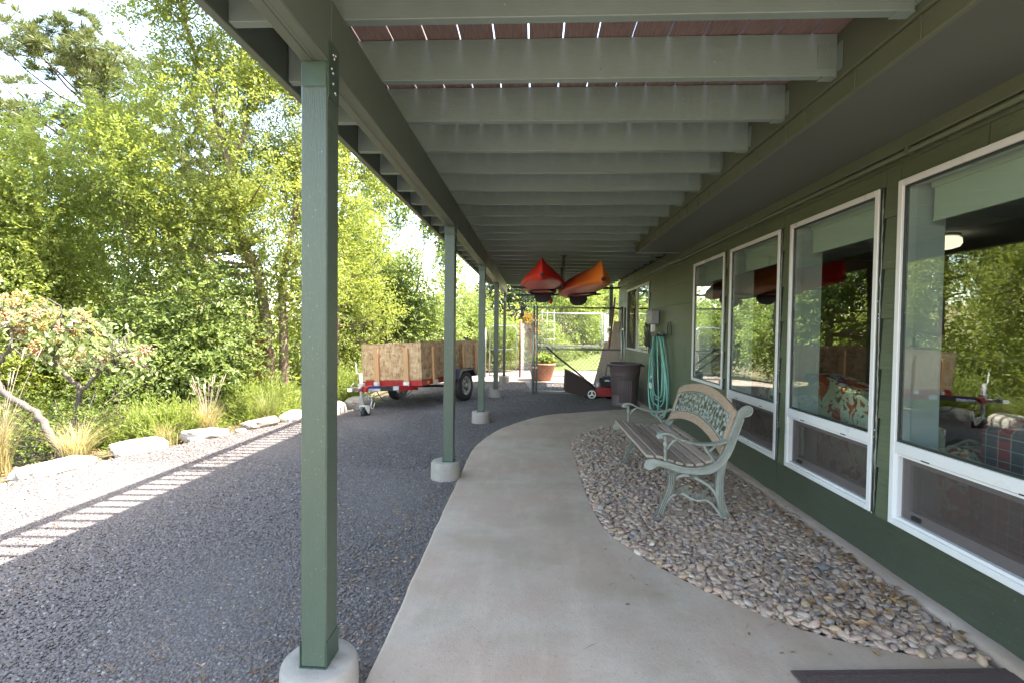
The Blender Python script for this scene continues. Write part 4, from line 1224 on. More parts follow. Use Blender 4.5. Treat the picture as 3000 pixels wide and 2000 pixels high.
def juniper(label, c, rx, ry, h, n, seed):
    r = np.random.default_rng(seed); z = float(gz(c[0], c[1])) - .1
    az = r.random(n) * 2 * PI; el = .25 + 1.1 * r.random(n) ** .8
    L = (.5 + .6 * r.random(n))
    d = np.stack([np.cos(az) * np.cos(el) * rx, np.sin(az) * np.cos(el) * ry, np.sin(el) * h], -1)
    K = 26
    u = (np.arange(K)[None, :] + r.random((n, K))) / K
    s0 = np.stack([r.normal(0, rx * .25, n), r.normal(0, ry * .25, n), np.zeros(n)], -1)
    X = s0[:, None, :] + d[:, None, :] * (u * L[:, None])[..., None] + np.array([0, 0, -.12 * h]) * (u ** 3)[..., None] + r.normal(0, .008, (n, K, 3))
    D = nrm(d)[:, None, :] * 1.0 + r.normal(0, .45, (n, K, 3))
    V, F = leaves(X.reshape(-1, 3), D.reshape(-1, 3), r.normal(0, 1, (n * K, 3)), .062, .014, r)
    rv = np.clip((.35 + .5 * u + .15 * r.random((n, K))) * (.75 + .25 * r.random((n, 1))), 0, .95).ravel()
    o = np_mesh('juniper_shrub', V, F, 'juniper', rnd=np.repeat(rv, 4)); o.location = (c[0], c[1], z)
    return tag(o, label, 'juniper', 'feathery junipers along the bank')
juniper('feathery light green juniper above the second and third rocks', (-4.25, 5.45), .55, .5, .62, 620, 81)
juniper('largest feathery light green juniper at the foot of the twin trunks', (-4.05, 6.95), .85, .7, .85, 900, 82)
juniper('feathery juniper left of the trailer box', (-3.35, 8.3), .55, .5, .95, 560, 83)
juniper('low juniper spreading behind the leftmost grass', (-5.0, 5.75), .8, .6, .6, 620, 84)
juniper('low juniper behind the coupler, below the dark shrub', (-3.95, 7.9), .6, .5, .6, 420, 85)
tree('twiggy_shrub', 'low yellow-green twiggy shrub around the foot of the berry shrub', 'shrub', (-4.75, 4.85, -.2),
     [([(-4.75, 4.85, -.2), (-4.75, 4.85, .2)], .015, .006)],
     [(-4.7, 4.95, .12, .5, .4, .3), (-5.2, 4.7, .1, .5, .4, .3), (-5.7, 4.9, .15, .5, .5, .4), (-4.9, 5.3, .3, .5, .4, .35)], 760, 8, .036, .018, 'leaf_hedge', 'bark_grey', 86, gap=.8, twl=.16, nbr=70)
tree('ivy_patch', 'low dark ivy with brown leaves at the lower left edge of the bank', 'shrub', (-4.75, 3.9, -.15),
     [([(-4.75, 3.9, -.2), (-4.7, 3.9, .05)], .01, .004)],
     [(-4.7, 3.95, -.02, .42, .35, .12), (-4.5, 4.2, -.05, .35, .3, .1), (-5.1, 3.9, .0, .4, .4, .15)], 300, 7, .05, .036, 'leaf_dark', 'bark', 87, gap=.9, twl=.14, nbr=6)

# --- flat rocks
def rock(label, c, sx, sy, h, rz, seed):
    r = np.random.default_rng(seed)
    V, F = ICO[3]; V = np.array(V)
    p = np.sign(V) * np.abs(V) ** .62
    p = p / np.maximum(1, np.abs(p).max(1, keepdims=True))
    nz = noise3(V, 1.7, seed) * .11 + noise3(V, 4.2, seed + 1) * .05
    pit = np.clip(noise3(V, 9, seed + 5) - .75, 0, 1) * .35
    p = p * (1 + nz * 1.3 - pit)[:, None] * np.array([sx, sy * .80, h])
    p[:, 2] += h * .25 * p[:, 0] / sx * r.normal()
    z = float(gz(c[0], c[1]))
    o = np_mesh('flat_rock', p, np.array(F), 'rock', smooth=False)
    o.location = (c[0], c[1], z + h * .45); o.rotation_euler = (R(r.normal(0, 3)), R(r.normal(0, 3)), rz)
    return tag(o, label, 'rock', 'flat rocks edging the gravel')
rock('leftmost flat sunlit rock edging the gravel', (-4.08, 3.93), .17, .33, .055, R(-20), 91)
rock('second flat white rock, beside the dry grass clump', (-3.92, 4.63), .16, .30, .06, R(-25), 92)
rock('third flat white rock, below the light green juniper', (-3.66, 5.22), .16, .28, .07, R(-30), 93)
rock('fourth flat white rock, right of the seed-head grass', (-3.42, 5.88), .15, .27, .07, R(-25), 94)
rock('fifth flat rock, half hidden by the nearest post', (-3.22, 6.42), .15, .25, .07, R(-25), 95)
rock('brown-grey rock under the trailer coupler', (-2.98, 7.05), .16, .22, .12, R(-10), 96)
rock('pale rock behind the trailer tongue', (-2.85, 7.75), .18, .28, .12, R(-15), 97)
for i, (x, y, s) in enumerate([(-3.72, 5.08, .07), (-3.52, 5.55, .06), (-3.30, 6.22, .05)]):
    rock(['small broken brown rock chip below the third flat rock', 'small brown rock chip below the seed-head grass', 'tiny brown rock chip by the fourth flat rock'][i], (x + .1, y - .05), s, s, .035, i, 98 + i)

# ------------------------------------------------------------------ gravel stones and pebbles
def gn_scatter(name, pts, size, mat, scale_rng=(.6, 1.4), flat=.6, sub=1, elong=1.25, parent=None, **props):
    me = bpy.data.meshes.new(name)
    me.vertices.add(len(pts)); me.vertices.foreach_set('co', np.ascontiguousarray(pts, dtype=np.float32).ravel()); me.update()
    me.materials.append(M[mat])
    o = link(name, me, parent, **props)
    ng = bpy.data.node_groups.new(name + '_nodes', 'GeometryNodeTree')
    ng.interface.new_socket('Geometry', in_out='INPUT', socket_type='NodeSocketGeometry')
    ng.interface.new_socket('Geometry', in_out='OUTPUT', socket_type='NodeSocketGeometry')
    N = ng.nodes; Lk = ng.links
    gi = N.new('NodeGroupInput'); go = N.new('NodeGroupOutput')
    join = N.new('GeometryNodeJoinGeometry')
    for k in range(5):
        ic = N.new('GeometryNodeMeshIcoSphere'); ic.inputs['Radius'].default_value = size / 2; ic.inputs['Subdivisions'].default_value = sub + 1 if sub else 1
        sp = N.new('GeometryNodeSetPosition')
        nz = N.new('ShaderNodeTexNoise'); nz.noise_dimensions = '4D'; nz.inputs['Scale'].default_value = 1.1 / size; nz.inputs['Detail'].default_value = 1; nz.inputs['W'].default_value = 3.7 * k
        sb_ = N.new('ShaderNodeVectorMath'); sb_.operation = 'SUBTRACT'; sb_.inputs[1].default_value = (.5, .5, .5)
        sc_ = N.new('ShaderNodeVectorMath'); sc_.operation = 'SCALE'; sc_.inputs['Scale'].default_value = size * .75
        Lk.new(nz.outputs['Color'], sb_.inputs[0]); Lk.new(sb_.outputs[0], sc_.inputs[0]); Lk.new(sc_.outputs[0], sp.inputs['Offset'])
        tr = N.new('GeometryNodeTransform'); tr.inputs['Scale'].default_value = (elong * (1 - .06 * k), .85 + .08 * k, flat * (.85 + .08 * k))
        sm = N.new('GeometryNodeSetShadeSmooth')
        Lk.new(ic.outputs[0], sp.inputs['Geometry']); Lk.new(sp.outputs[0], tr.inputs[0])
        last = tr.outputs[0]
        sm.inputs['Shade Smooth'].default_value = (sub > 1); Lk.new(last, sm.inputs[0])
        setm = N.new('GeometryNodeSetMaterial'); setm.inputs['Material'].default_value = M[mat]
        Lk.new(sm.outputs[0], setm.inputs[0])
        g2 = N.new('GeometryNodeGeometryToInstance'); Lk.new(setm.outputs[0], g2.inputs[0]); Lk.new(g2.outputs[0], join.inputs[0])
    m2p = N.new('GeometryNodeMeshToPoints')
    iop = N.new('GeometryNodeInstanceOnPoints'); iop.inputs['Pick Instance'].default_value = True
    rr = N.new('FunctionNodeRandomValue'); rr.data_type = 'FLOAT_VECTOR'; rr.inputs[0].default_value = (-.45, -.45, 0); rr.inputs[1].default_value = (.45, .45, 6.283)
    rs = N.new('FunctionNodeRandomValue'); rs.data_type = 'FLOAT'; rs.inputs[2].default_value = scale_rng[0]; rs.inputs[3].default_value = scale_rng[1]
    rs.inputs['Seed'].default_value = 4
    Lk.new(gi.outputs[0], m2p.inputs[0]); Lk.new(m2p.outputs[0], iop.inputs['Points']); Lk.new(join.outputs[0], iop.inputs['Instance'])
    Lk.new(rr.outputs[0], iop.inputs['Rotation']); Lk.new(rs.outputs[1], iop.inputs['Scale'])
    Lk.new(iop.outputs[0], go.inputs[0])
    md = o.modifiers.new('scatter', 'NODES'); md.node_group = ng
    return o
def rect_pts(n, x0, x1, y0, y1):
    return np.stack([x0 + (x1 - x0) * rg.random(n), y0 + (y1 - y0) * rg.random(n)], -1)
piers = [(-.699, y + .045) for y in PY]
def rng_keep(n): return rg.random(n)
def gravel_zone(n, x0, x1, y0, y1):
    P = rect_pts(n, x0, x1, y0, y1)
    ok = (P[:, 0] > edge_x(P[:, 1]) + .0) & ~inpoly(P, walk_poly) & ~inpoly(P, bed_poly) & (P[:, 0] < 1.72)
    for c in piers: ok &= np.hypot(P[:, 0] - c[0], P[:, 1] - c[1]) > .122
    # keep only what the camera can show from here and one step aside
    ok &= (np.abs(P[:, 0]) < 1.35 * P[:, 1] + 1.0)
    P = P[ok]
    # thinner along the footpath verge where soil shows
    pth = np.clip((P[:, 0] + 1.25) / .45, 0, 1) * (P[:, 0] < 0) + .35 * (P[:, 0] > 0)
    pth = pth * np.clip(.62 + .8 * noise3(np.c_[P, np.zeros(len(P))], 2.6, 3), 0, 1)
    pth = np.maximum(pth, .35 * np.clip(noise3(np.c_[P, np.zeros(len(P))], 1.1, 9) - .3, 0, 1))
    keep = rng_keep(len(P)) > pth * .8
    P = P[keep]
    z = gz(P[:, 0], P[:, 1]) + .003 + .004 * rg.random(len(P))
    return np.c_[P, z]
P1 = gravel_zone(330000, -4.6, 1.7, .7, 4.2)
P2 = gravel_zone(150000, -4.4, 1.7, 4.2, 8.0)
gn_scatter('gravel', np.concatenate([P1, P2]), .0120, 'gravel_stone', (.5, 1.5), .62, 0, 1.2, kind='stuff', label='blue-grey crushed gravel covering the yard', category='gravel')
P3 = gravel_zone(26000, -3.4, 1.7, 8.0, 11.3)
gn_scatter('gravel', P3, .021, 'gravel_stone', (.6, 1.4), .6, 0, 1.2, kind='stuff', label='far blue-grey gravel around the trailer and pen', category='gravel')

# pebble bed: layered jittered packing
def bed_points(sp, zlo, zhi, seed, inset=.012):
    r = np.random.default_rng(seed)
    xs_ = np.arange(.38, 1.76, sp); ys_ = np.arange(1.84, 6.6, sp)
    G = np.stack(np.meshgrid(xs_, ys_), -1).reshape(-1, 2) + r.normal(0, sp * .28, (len(xs_) * len(ys_), 2))
    G = G[inpoly(G, bed_poly)]
    # distance to the outline
    d = np.min(np.linalg.norm(G[:, None, :] - bed_poly[None, ::2, :], axis=-1), 1)
    G = G[d > inset]
    return np.c_[G, zlo + (zhi - zlo) * r.random(len(G))]
low = bed_points(.024, .004, .014, 1); mid_ = bed_points(.027, .016, .028, 2, .02); topp = bed_points(.040, .026, .038, 3, .03)
allp = np.concatenate([mid_, topp])
# the 300 largest in view are parts of their own
camp = np.array([0, 0, 1.25]); dist = np.linalg.norm(allp - camp, axis=1)
img = allp[:, 0] / allp[:, 1]
ordr = np.argsort(dist + np.where(img > 1.02, 9, 0))[:300]
restm = np.ones(len(allp), bool); restm[ordr] = False
peb_meshes = []
for k in range(8):
    r = np.random.default_rng(200 + k)
    V, F = ICO[2]; V = np.array(V)
    p = V * (1 + .16 * noise3(V, 1.3, 300 + k))[:, None] * np.array([.5 * (1.05 + .35 * r.random()), .5 * (.7 + .2 * r.random()), .5 * (.42 + .16 * r.random())])
    me = bpy.data.meshes.new('pebble'); me.from_pydata([tuple(q) for q in p], [], F); me.polygons.foreach_set('use_smooth', [True] * len(F)); me.materials.append(M['pebble']); me.update()
    peb_meshes.append(me)
for q, i in enumerate(ordr):
    o = link('pebble', peb_meshes[q % 8], bed, loc=tuple(allp[i]))
    s = .033 * (.65 + .95 * rg.random() ** 1.6)
    o.scale = (s, s, s); o.rotation_euler = (rg.normal(0, .22), rg.normal(0, .22), rg.random() * 6.28)
gn_scatter('small_pebbles', np.concatenate([low, allp[restm]]), .032, 'pebble', (.55, 1.4), .5, 2, 1.2, parent=bed, kind='stuff')

# litter
def litter(name, n, seed, size, boxes, mat, label, needle=False):
    r = np.random.default_rng(seed); P = []
    for x0, x1, y0, y1, w in boxes:
        k = int(n * w); P.append(np.stack([x0 + (x1 - x0) * r.random(k), y0 + (y1 - y0) * r.random(k)], -1))
    P = np.concatenate(P)
    inw = inpoly(P, walk_poly); kk = ~inw | (r.random(len(P)) < .12); P = P[kk]; inw = inw[kk]; inb = inpoly(P, bed_poly)
    z = np.where(inw, ZT + .004, np.where(inb, .052, gz(P[:, 0], P[:, 1]) + .014))
    X = np.c_[P, z]; m_ = len(P); az = r.random(m_) * 6.28
    D = np.stack([np.cos(az), np.sin(az), r.normal(0, .08, m_)], -1)
    V, F = leaves(X, D, np.array([0, 0, 1.]) + r.normal(0, .12 if needle else .35, (m_, 3)), size, size * (.035 if needle else .6), r)
    return np_mesh(name, V, F, mat, rnd=np.repeat(r.random(m_) * .96, 4), kind='stuff', label=label, category='litter')
EDG = [(.40, .9, 1.9, 3.0, .12), (.85, 1.75, 1.85, 2.3, .2), (1.60, 1.76, 2.0, 6.0, .3), (-.95, -.6, 1.5, 4.5, .18), (-1.4, -.7, 1.6, 4, .08), (.5, 1.7, 2.3, 6, .12)]
litter('fallen_leaves', 90, 15, .042, [(1.62, 1.75, 1.95, 3.4, .8), (1.2, 1.7, 1.9, 2.6, .4)], 'litter', 'larger orange-brown leaves caught at the foot of the wall')
litter('fallen_leaves', 420, 5, .026, EDG, 'litter', 'small brown fallen leaves along the pebbles and the wall')
litter('fallen_leaves', 800, 6, .028, [(-4.75, -3.9, 3.2, 5, .35), (-4.1, -3.3, 4.5, 6.5, .25), (-3.4, -2.6, 6.5, 8.2, .15), (-2.2, 1.6, 12.6, 14.2, .25)], 'litter', 'brown fallen leaves along the rocks and the far path')
litter('pine_needles', 1100, 7, .085, [(-1.6, -.6, 1.3, 4.2, .5), (.4, 1.75, 1.85, 4.0, .25), (-4, -1, 2, 6, .22), (-.5, .5, 1.5, 5, .03)], 'litter', 'dry tan pine needles scattered over gravel and pebbles', True)

# ================================================================== OBJECTS
# ------------------------------------------------------------------ bench
BY0, BY1 = 3.20, 4.50
bench = thing('garden_bench', 'garden bench with verdigris scrolled iron ends and weathered wood slats', 'bench', (1.05, 3.85, 0))
OFF = (1.05, 3.85, 0)
railT = [(0.742, 0.381), (0.758, .400), (0.785, 0.408), (0.82, 0.403), (0.898, 0.385), (0.976, 0.363), (1.054, 0.357), (1.131, 0.367), (1.192, 0.397), (1.237, 0.453), (1.259, 0.509), (1.295, 0.604), (1.317, 0.667), (1.338, 0.731), (1.361, 0.758), (1.391, 0.771), (1.414, .762), (1.420, 0.738), (1.409, .712), (1.388, .703), (1.372, .700)]
railB = [(1.366, 0.684), (1.348, 0.629), (1.32, 0.542), (1.291, 0.462), (1.246, 0.39), (1.194, 0.341), (1.132, 0.32), (1.055, 0.318), (0.977, 0.324), (0.899, 0.35), (0.852, 0.364), (0.821, 0.367), (0.79, 0.350), (0.765, .340), (0.743, 0.347), (.735, .363)]
legF = [(0.855, 0.362), (0.892, 0.31), (0.889, 0.238), (0.856, 0.133), (0.819, 0.052), (0.785, 0.02), (.785, .012), (0.861, 0.012), (0.866, 0.046), (0.885, 0.126), (0.920, 0.199), (0.938, 0.263), (0.950, 0.338)]
legR = [(1.275, 0.44), (1.252, 0.319), (1.246, 0.224), (1.256, 0.145), (1.277, 0.082), (1.309, 0.035), (1.345, 0.012), (1.255, 0.012), (1.248, 0.041), (1.214, 0.12), (1.197, 0.191), (1.200, 0.246), (1.205, 0.345)]
def strip(mb, pts, w, y0, y1):
    """flat bar of width w following pts in xz, thickness y0..y1"""
    P = [np.array(p, float) for p in pts]; k = len(P); L = []; Rr = []
    for i in range(k):
        a = P[max(i - 1, 0)]; b = P[min(i + 1, k - 1)]; d = (b - a) / (np.linalg.norm(b - a) + 1e-9); nn = np.array([-d[1], d[0]])
        ww = w[i] if hasattr(w, '__len__') else w
        L.append(P[i] + nn * ww / 2); Rr.append(P[i] - nn * ww / 2)
    vs = []
    for i in range(k):
        for q in (L[i], Rr[i]):
            vs.append((q[0], y0, q[1])); vs.append((q[0], y1, q[1]))
    fs = []
    for i in range(k - 1):
        a = i * 4; b = a + 4
        fs += [(a, b, b + 1, a + 1), (a + 2, a + 3, b + 3, b + 2), (a, a + 2, b + 2, b), (a + 1, b + 1, b + 3, a + 3)]
    fs += [(0, 1, 3, 2), ((k - 1) * 4, (k - 1) * 4 + 2, (k - 1) * 4 + 3, (k - 1) * 4 + 1)]
    mb.add(vs, fs)
def bench_end(y0, y1, face):
    t = .028
    fr = MB(); fr.prism(railT + railB, y0, y1)
    e = fr.build('end_frame', 'iron', bench, off=OFF, bevel=.004)
    ym = (y0 + y1) / 2
    for poly in (legF, legR):
        l = MB(); l.prism(poly, y0 + .003, y1 - .003); l.build('leg', 'iron', e, bevel=.004, off=(0, 0, 0) if False else OFF)
    rim = MB()
    yo = y0 if face < 0 else y1
    for ln in ([(a, b) for a, b in catmull(railT, 3)], [(a, b) for a, b in catmull(railB, 3)]):
        rim.tube([(a, yo, b) for a, b in ln], .0035, 5)
    rim.tube([(1.391 + .020 * (1 - q / 14) * math.cos(q * .75), yo, .735 + .020 * (1 - q / 14) * math.sin(q * .75)) for q in range(13)], .0035, 5)
    for x_ in (1.215, 1.228, 1.241): rim.tube([(x_ + (.0 if z_ > .1 else (.1 - z_) * .55), yo, z_) for z_ in (.33, .25, .15, .1, .06, .03)], .0025, 4)
    for d_ in (-.012, .0, .012): rim.tube([(x_ + d_, yo, z_) for x_, z_ in ((.912, .32), (.912, .25), (.885, .165), (.855, .09), (.835, .03))], .0025, 4)
    rim.build('moulding', 'iron', e, off=OFF)
    # leaf brace
    br = MB(); strip(br, catmull([(.915, .245), (0.94, 0.283), (0.978, 0.304), (1.03, 0.302), (1.09, 0.278), (1.14, .25), (1.18, 0.214), (1.21, .165)], 3), .016, ym - .008, ym + .008)
    strip(br, catmull([(.885, .130), (0.93, 0.175), (0.98, 0.185), (1.03, 0.160), (1.08, 0.140), (1.136, 0.145), (1.183, 0.115), (1.225, 0.06), (1.25, 0.02)], 3), .013, ym - .007, ym + .007)
    rr_ = np.random.default_rng(3)
    for x_, z_, s_, a_ in ((.975, .208, .050, 20), (1.02, .195, .055, -30), (1.065, .178, .05, 10), (1.11, .172, .052, -15), (1.155, .155, .045, -40), (.955, .190, .04, 60), (1.0, .225, .04, 80), (1.13, .20, .04, 60), (1.045, .298, .042, 0), (1.075, .30, .035, -50), (1.17, .25, .035, -60), (.925, .235, .03, 80)):
        lf = []
        for q in range(14):
            t_ = 2 * PI * q / 14; rad_ = s_ * .5 * (1 + .28 * math.cos(5 * t_)); lf.append((x_ + rad_ * math.cos(t_ + R(a_)) * 1.1, z_ + rad_ * math.sin(t_ + R(a_)) * .8))
        br.prism(lf, ym - .006 - .004 * rr_.random(), ym + .005)
    br.build('leaf_brace', 'iron', e, off=OFF)
    # armrest
    ar = MB()
    arm = catmull([(0.822, 0.548), (0.828, 0.566), (0.848, 0.578), (0.875, 0.580), (0.905, 0.573), (0.934, 0.557), (1.019, 0.527), (1.113, 0.513), (1.205, 0.519), (1.262, 0.537)], 4)
    strip(ar, arm, .013, y0 - .012, y1 + .012)
    ar.tube([(a, y0 - .012, b) for a, b in arm], .005, 6); ar.tube([(a, y1 + .012, b) for a, b in arm], .005, 6)
    ar.lathe([(0, -.03), (.012, -.03), (.017, -.015), (.018, 0), (.017, .015), (.012, .03), (0, .03)], (.836, ym, .560), 'y', 12)
    ar.lathe([(.011, 0), (.014, .01), (.011, .02), (.010, .05), (.014, .07), (.010, .085), (.015, .10), (.018, .115), (.012, .13), (.010, .17)], (.872, ym, .397), 'z', 10)
    ar.tube([(.872, ym, .535), (.862, ym, .55), (.855, ym, .565)], [.010, .012, .008], 8)
    ar.tube([(.88, ym, .47), (.90, ym, .505), (.925, ym, .53), (.952, ym, .543)], [.007, .010, .010, .006], 8)
    ar.tube([(1.12, ym, .508), (1.125, ym, .49), (1.15, ym, .455), (1.175, ym, .42), (1.195, ym, .395)], [.006, .009, .012, .009, .012], 8)
    ar.tube([(1.205, ym, .515), (1.165, ym, .475), (1.15, ym, .455)], [.006, .008, .006], 8)
    ar.build('armrest', 'iron', e, off=OFF)
bench_end(BY0, BY0 + .032, -1)
bench_end(BY1 - .032, BY1, -1)
# seat slats follow the rail
seatline = [(.775, .418), (.84, .413), (.905, .393), (.97, .374), (1.035, .366), (1.10, .371), (1.165, .392)]
for i, (x, z) in enumerate(seatline):
    a = seatline[max(i - 1, 0)]; b = seatline[min(i + 1, 6)]; sl_ = math.atan2(b[1] - a[1], b[0] - a[0])
    mb = MB(); mb.box(-.026, .026, BY0 + .03 - 3.85, BY1 - .03 - 3.85, -.0095, .0095, .004)
    o = mb.build('seat_slat', 'slat', bench); o.location = (x - 1.05, 0, z + .002); o.rotation_euler = (0, -sl_, rg.normal(0, .002))
# curved back: back plane from A (low) to B (high)
def bp(t, s, d=0):
    """t along the length 0..1, s height up the back in metres, d depth"""
    base = np.array([1.232, .425]); up = np.array([.30, .955]); up = up / np.linalg.norm(up); nn = np.array([up[1], -up[0]])
    q = base + up * s + nn * d
    return (q[0], BY0 + .034 + (BY1 - BY0 - .068) * t, q[1])
def arch(t): return 1 - (2 * t - 1) ** 2
def band(name, s0, s1, th, mat, parent, n=28, t0=0, t1=1, bev=.004):
    mb = MB(); vs = []
    for i in range(n + 1):
        t = t0 + (t1 - t0) * i / n
        for s_, d in ((s0(t), -th / 2), (s1(t), -th / 2), (s1(t), th / 2), (s0(t), th / 2)): vs.append(bp(t, s_, d))
    fs = [(i * 4 + j, i * 4 + (j + 1) % 4, (i + 1) * 4 + (j + 1) % 4, (i + 1) * 4 + j) for i in range(n) for j in range(4)]
    fs += [(3, 2, 1, 0), (n * 4, n * 4 + 1, n * 4 + 2, n * 4 + 3)]
    mb.add(vs, fs); return mb.build(name, mat, parent, off=OFF, bevel=bev)
lo0 = lambda t: .015 + .095 * arch(t); lo1 = lambda t: .080 + .095 * arch(t)
hi0 = lambda t: .270 + .085 * arch(t); hi1 = lambda t: .325 + .100 * arch(t)
bk = band('lower_back_rail', lo0, lo1, .02, 'backwood', bench)
band('upper_back_rail', hi0, hi1, .02, 'backwood', bench)
for t0, t1 in ((0.002, .028), (.972, .998)): band('back_stile', lambda t: lo1(t) + .002, lambda t: hi0(t) - .002, .018, 'backwood', bench, 2, t0, t1, .002)
ins = MB()
ctr = []
for t_ in np.linspace(.035, .965, 40): ctr.append(bp(t_, lo1(t_) + .008))
ins.tube(ctr, .007, 6)
ins.tube([bp(t_, hi0(t_) - .008) for t_ in np.linspace(.035, .965, 40)], .007, 6)
for te in (.035, .965): ins.tube([bp(te, s_) for s_ in np.linspace(lo1(te) + .008, hi0(te) - .008, 6)], .007, 6)
gf = ins.build('iron_insert', 'iron', bench, off=OFF)
lv = MB(); r = np.random.default_rng(77)
def leafshape(t, s, size, ang, lobes=5, d=0.0, ell=.75):
    n = 18; vs = []
    for dd in (-.003 + d, .003 + d):
        for q in range(n):
            a = 2 * PI * q / n; rad = size * (.62 + .38 * abs(math.cos(lobes * a / 2)))
            x = rad * math.cos(a); y = rad * math.sin(a) * ell
            X = x * math.cos(ang) - y * math.sin(ang); Y = x * math.sin(ang) + y * math.cos(ang)
            vs.append(bp(t + X / 1.23, s + Y, dd))
    c0 = len(vs); vs.append(bp(t, s, d - .010))
    fs = [(j, (j + 1) % n, n + (j + 1) % n, n + j) for j in range(n)] + [(c0, (j + 1) % n, j) for j in range(n)] + [tuple(range(n, 2 * n))]
    lv.add(vs, fs)
cand = []
for _ in range(4000):
    t_ = .06 + .88 * r.random(); lo_, hi_ = lo1(t_) + .018, hi0(t_) - .018; s_ = lo_ + (hi_ - lo_) * r.random()
    sz = .015 + .017 * r.random()
    if all(math.hypot((t_ - a) * 1.23, s_ - b) > (sz + c) * 1.06 for a, b, c in cand): cand.append((t_, s_, sz))
for t_, s_, sz in cand: leafshape(t_, s_, sz, r.random() * 6.28, int(r.integers(3, 6)), r.normal(0, .003))
lv.build('cast_leaves', 'iron', bench, off=OFF, kind='stuff')
st = MB()
for q in range(20):
    t_ = .05 + .9 * q / 20 + r.normal(0, .004); sA = lo1(t_) + .008; sB = hi0(t_) - .008; off = r.normal(0, .035)
    st.tube([bp(min(max(t_ + off * (w_ - .5) + .012 * math.sin(w_ * 7 + q), .04), .96), sA + (sB - sA) * w_) for w_ in np.linspace(0, 1, 7)], .0028, 4, cap=False)
for k_ in range(1):
    st.tube([bp(t_, lo1(t_) + (hi0(t_) - lo1(t_)) * (.28 + .22 * k_) + .012 * math.sin(t_ * 40 + k_ * 2)) for t_ in np.linspace(.04, .96, 60)], .003, 4, cap=False)
st.build('cast_vines', 'iron', bench, off=OFF, kind='stuff')

# ------------------------------------------------------------------ trailer
TX = thing('utility_trailer', 'small red utility trailer with plywood strand board box parked on gravel', 'trailer', (-1.805, 8.54, -.03), R(-19), ry=R(3.1) * -1)
fl, fr_, ff, fb = -.59, .52, -1.13, .87
zb, zt_ = .47, 1.035
th = .012
b = MB(); b.box(fl, fr_, ff, ff + th, zb, zt_); front = b.build('front_panel', 'osb', TX, bevel=.001)
for x0, x1, nm in ((fr_ - th, fr_, 'side_panel'), (fl, fl + th, 'side_panel')):
    for ya, yb in ((ff + th + .001, -.12), (-.117, fb)): MB().box(x0, x1, ya, yb, zb, zt_, 0).build(nm, 'osb', TX)
MB().box(fl + th, fr_ - th, fb - th, fb, zb, zt_).build('tailgate', 'osb', TX)
MB().box(fl + th, fr_ - th, ff + th, fb - th, zb - .012, zb).build('bed_floor', 'osb', TX)
# lettering ghost on the side panel: printed strip
for x in (-.33, .22):
    MB().box(x, x + .085, ff - .038, ff - .0005, zb - .095, zt_ - .085, .003).build('stake', 'stud', TX)
for y in (-.82, -.28, .22, .72):
    MB().box(fr_ + .0005, fr_ + .038, y, y + .085, zb - .095, zt_ - .085, .003).build('stake', 'stud', TX)
    MB().box(fl - .038, fl - .0005, y, y + .085, zb - .095, zt_ - .085, .003).build('stake', 'stud', TX)
# frame
f = MB()
f.box(fl - .005, fr_ + .005, ff - .004, ff + .03, zb - .100, zb - .013, .003)
f.box(fl - .005, fr_ + .005, fb - .03, fb + .004, zb - .100, zb - .013, .003)
f.box(fr_ - .03, fr_ + .005, ff + .031, fb - .031, zb - .100, zb - .013, .003)
f.box(fl - .005, fl + .03, ff + .031, fb - .031, zb - .100, zb - .013, .003)
for y in (-.5, .1, .5): f.box(fl + .031, fr_ - .031, y, y + .03, zb - .08, zb - .014)
f.build('frame', 'red', TX)
for x in (-.33, .22):
    MB().box(x - .012, x + .10, ff - .044, ff - .0405, zb - .095, zb - .03).build('stake_pocket', 'zinc', TX)
    MB().box(x + .0, x + .06, ff - .0465, ff - .0442, zb - .093, zb - .034).build('decal', 'decal', TX)
for y in (-.82, -.28): MB().box(fr_ + .0405, fr_ + .044, y - .012, y + .10, zb - .095, zb - .03).build('stake_pocket', 'zinc', TX)
MB().box(fl + .0, fl + .07, ff - .009, ff - .0045, zb - .03, zb - .002).build('corner_plate', 'zinc', TX)
mk = MB(); mk.box(fr_ + .0055, fr_ + .02, -.99, -.93, zb - .078, zb - .035, .003); mk.build('marker_light', 'amber', TX)
# tongue
tg = MB()
A0 = (.33, ff + .06, zb - .135); A1 = (-.052, -1.80, .395)
def beam3(mb, p, q, w, h):
    p = Vector(p); q = Vector(q); d = (q - p).normalized(); s_ = Vector((-d.y, d.x, 0)).normalized() * w / 2; u_ = Vector((0, 0, h / 2))
    vs = []
    for c in (p, q): vs += [c + s_ - u_, c + s_ + u_, c - s_ + u_, c - s_ - u_]
    mb.add(vs, [(0, 1, 2, 3), (7, 6, 5, 4), (0, 4, 5, 1), (1, 5, 6, 2), (2, 6, 7, 3), (3, 7, 4, 0)])
beam3(tg, (.36, ff + .12, zb - .135), (-.035, -1.84, .400), .035, .075)
beam3(tg, (-.42, ff + .12, zb - .135), (-.105, -1.84, .400), .035, .075)
beam3(tg, (-.07, ff + .3, zb - .14), (-.07, ff + .02, zb - .14), .05, .05)
tg.build('tongue', 'red', TX)
def on_tongue(t0, t1, z0, z1, e):
    p = Vector((.36, ff + .12, zb - .135)); q = Vector((-.035, -1.84, .400)); d = (q - p); nn = Vector((-d.y, d.x, 0)).normalized()
    if nn.x < 0: nn = -nn
    nn.z = 0
    a = p + d * t0 + nn * (.0175 + e); b_ = p + d * t1 + nn * (.0175 + e); return a, b_, z0, z1
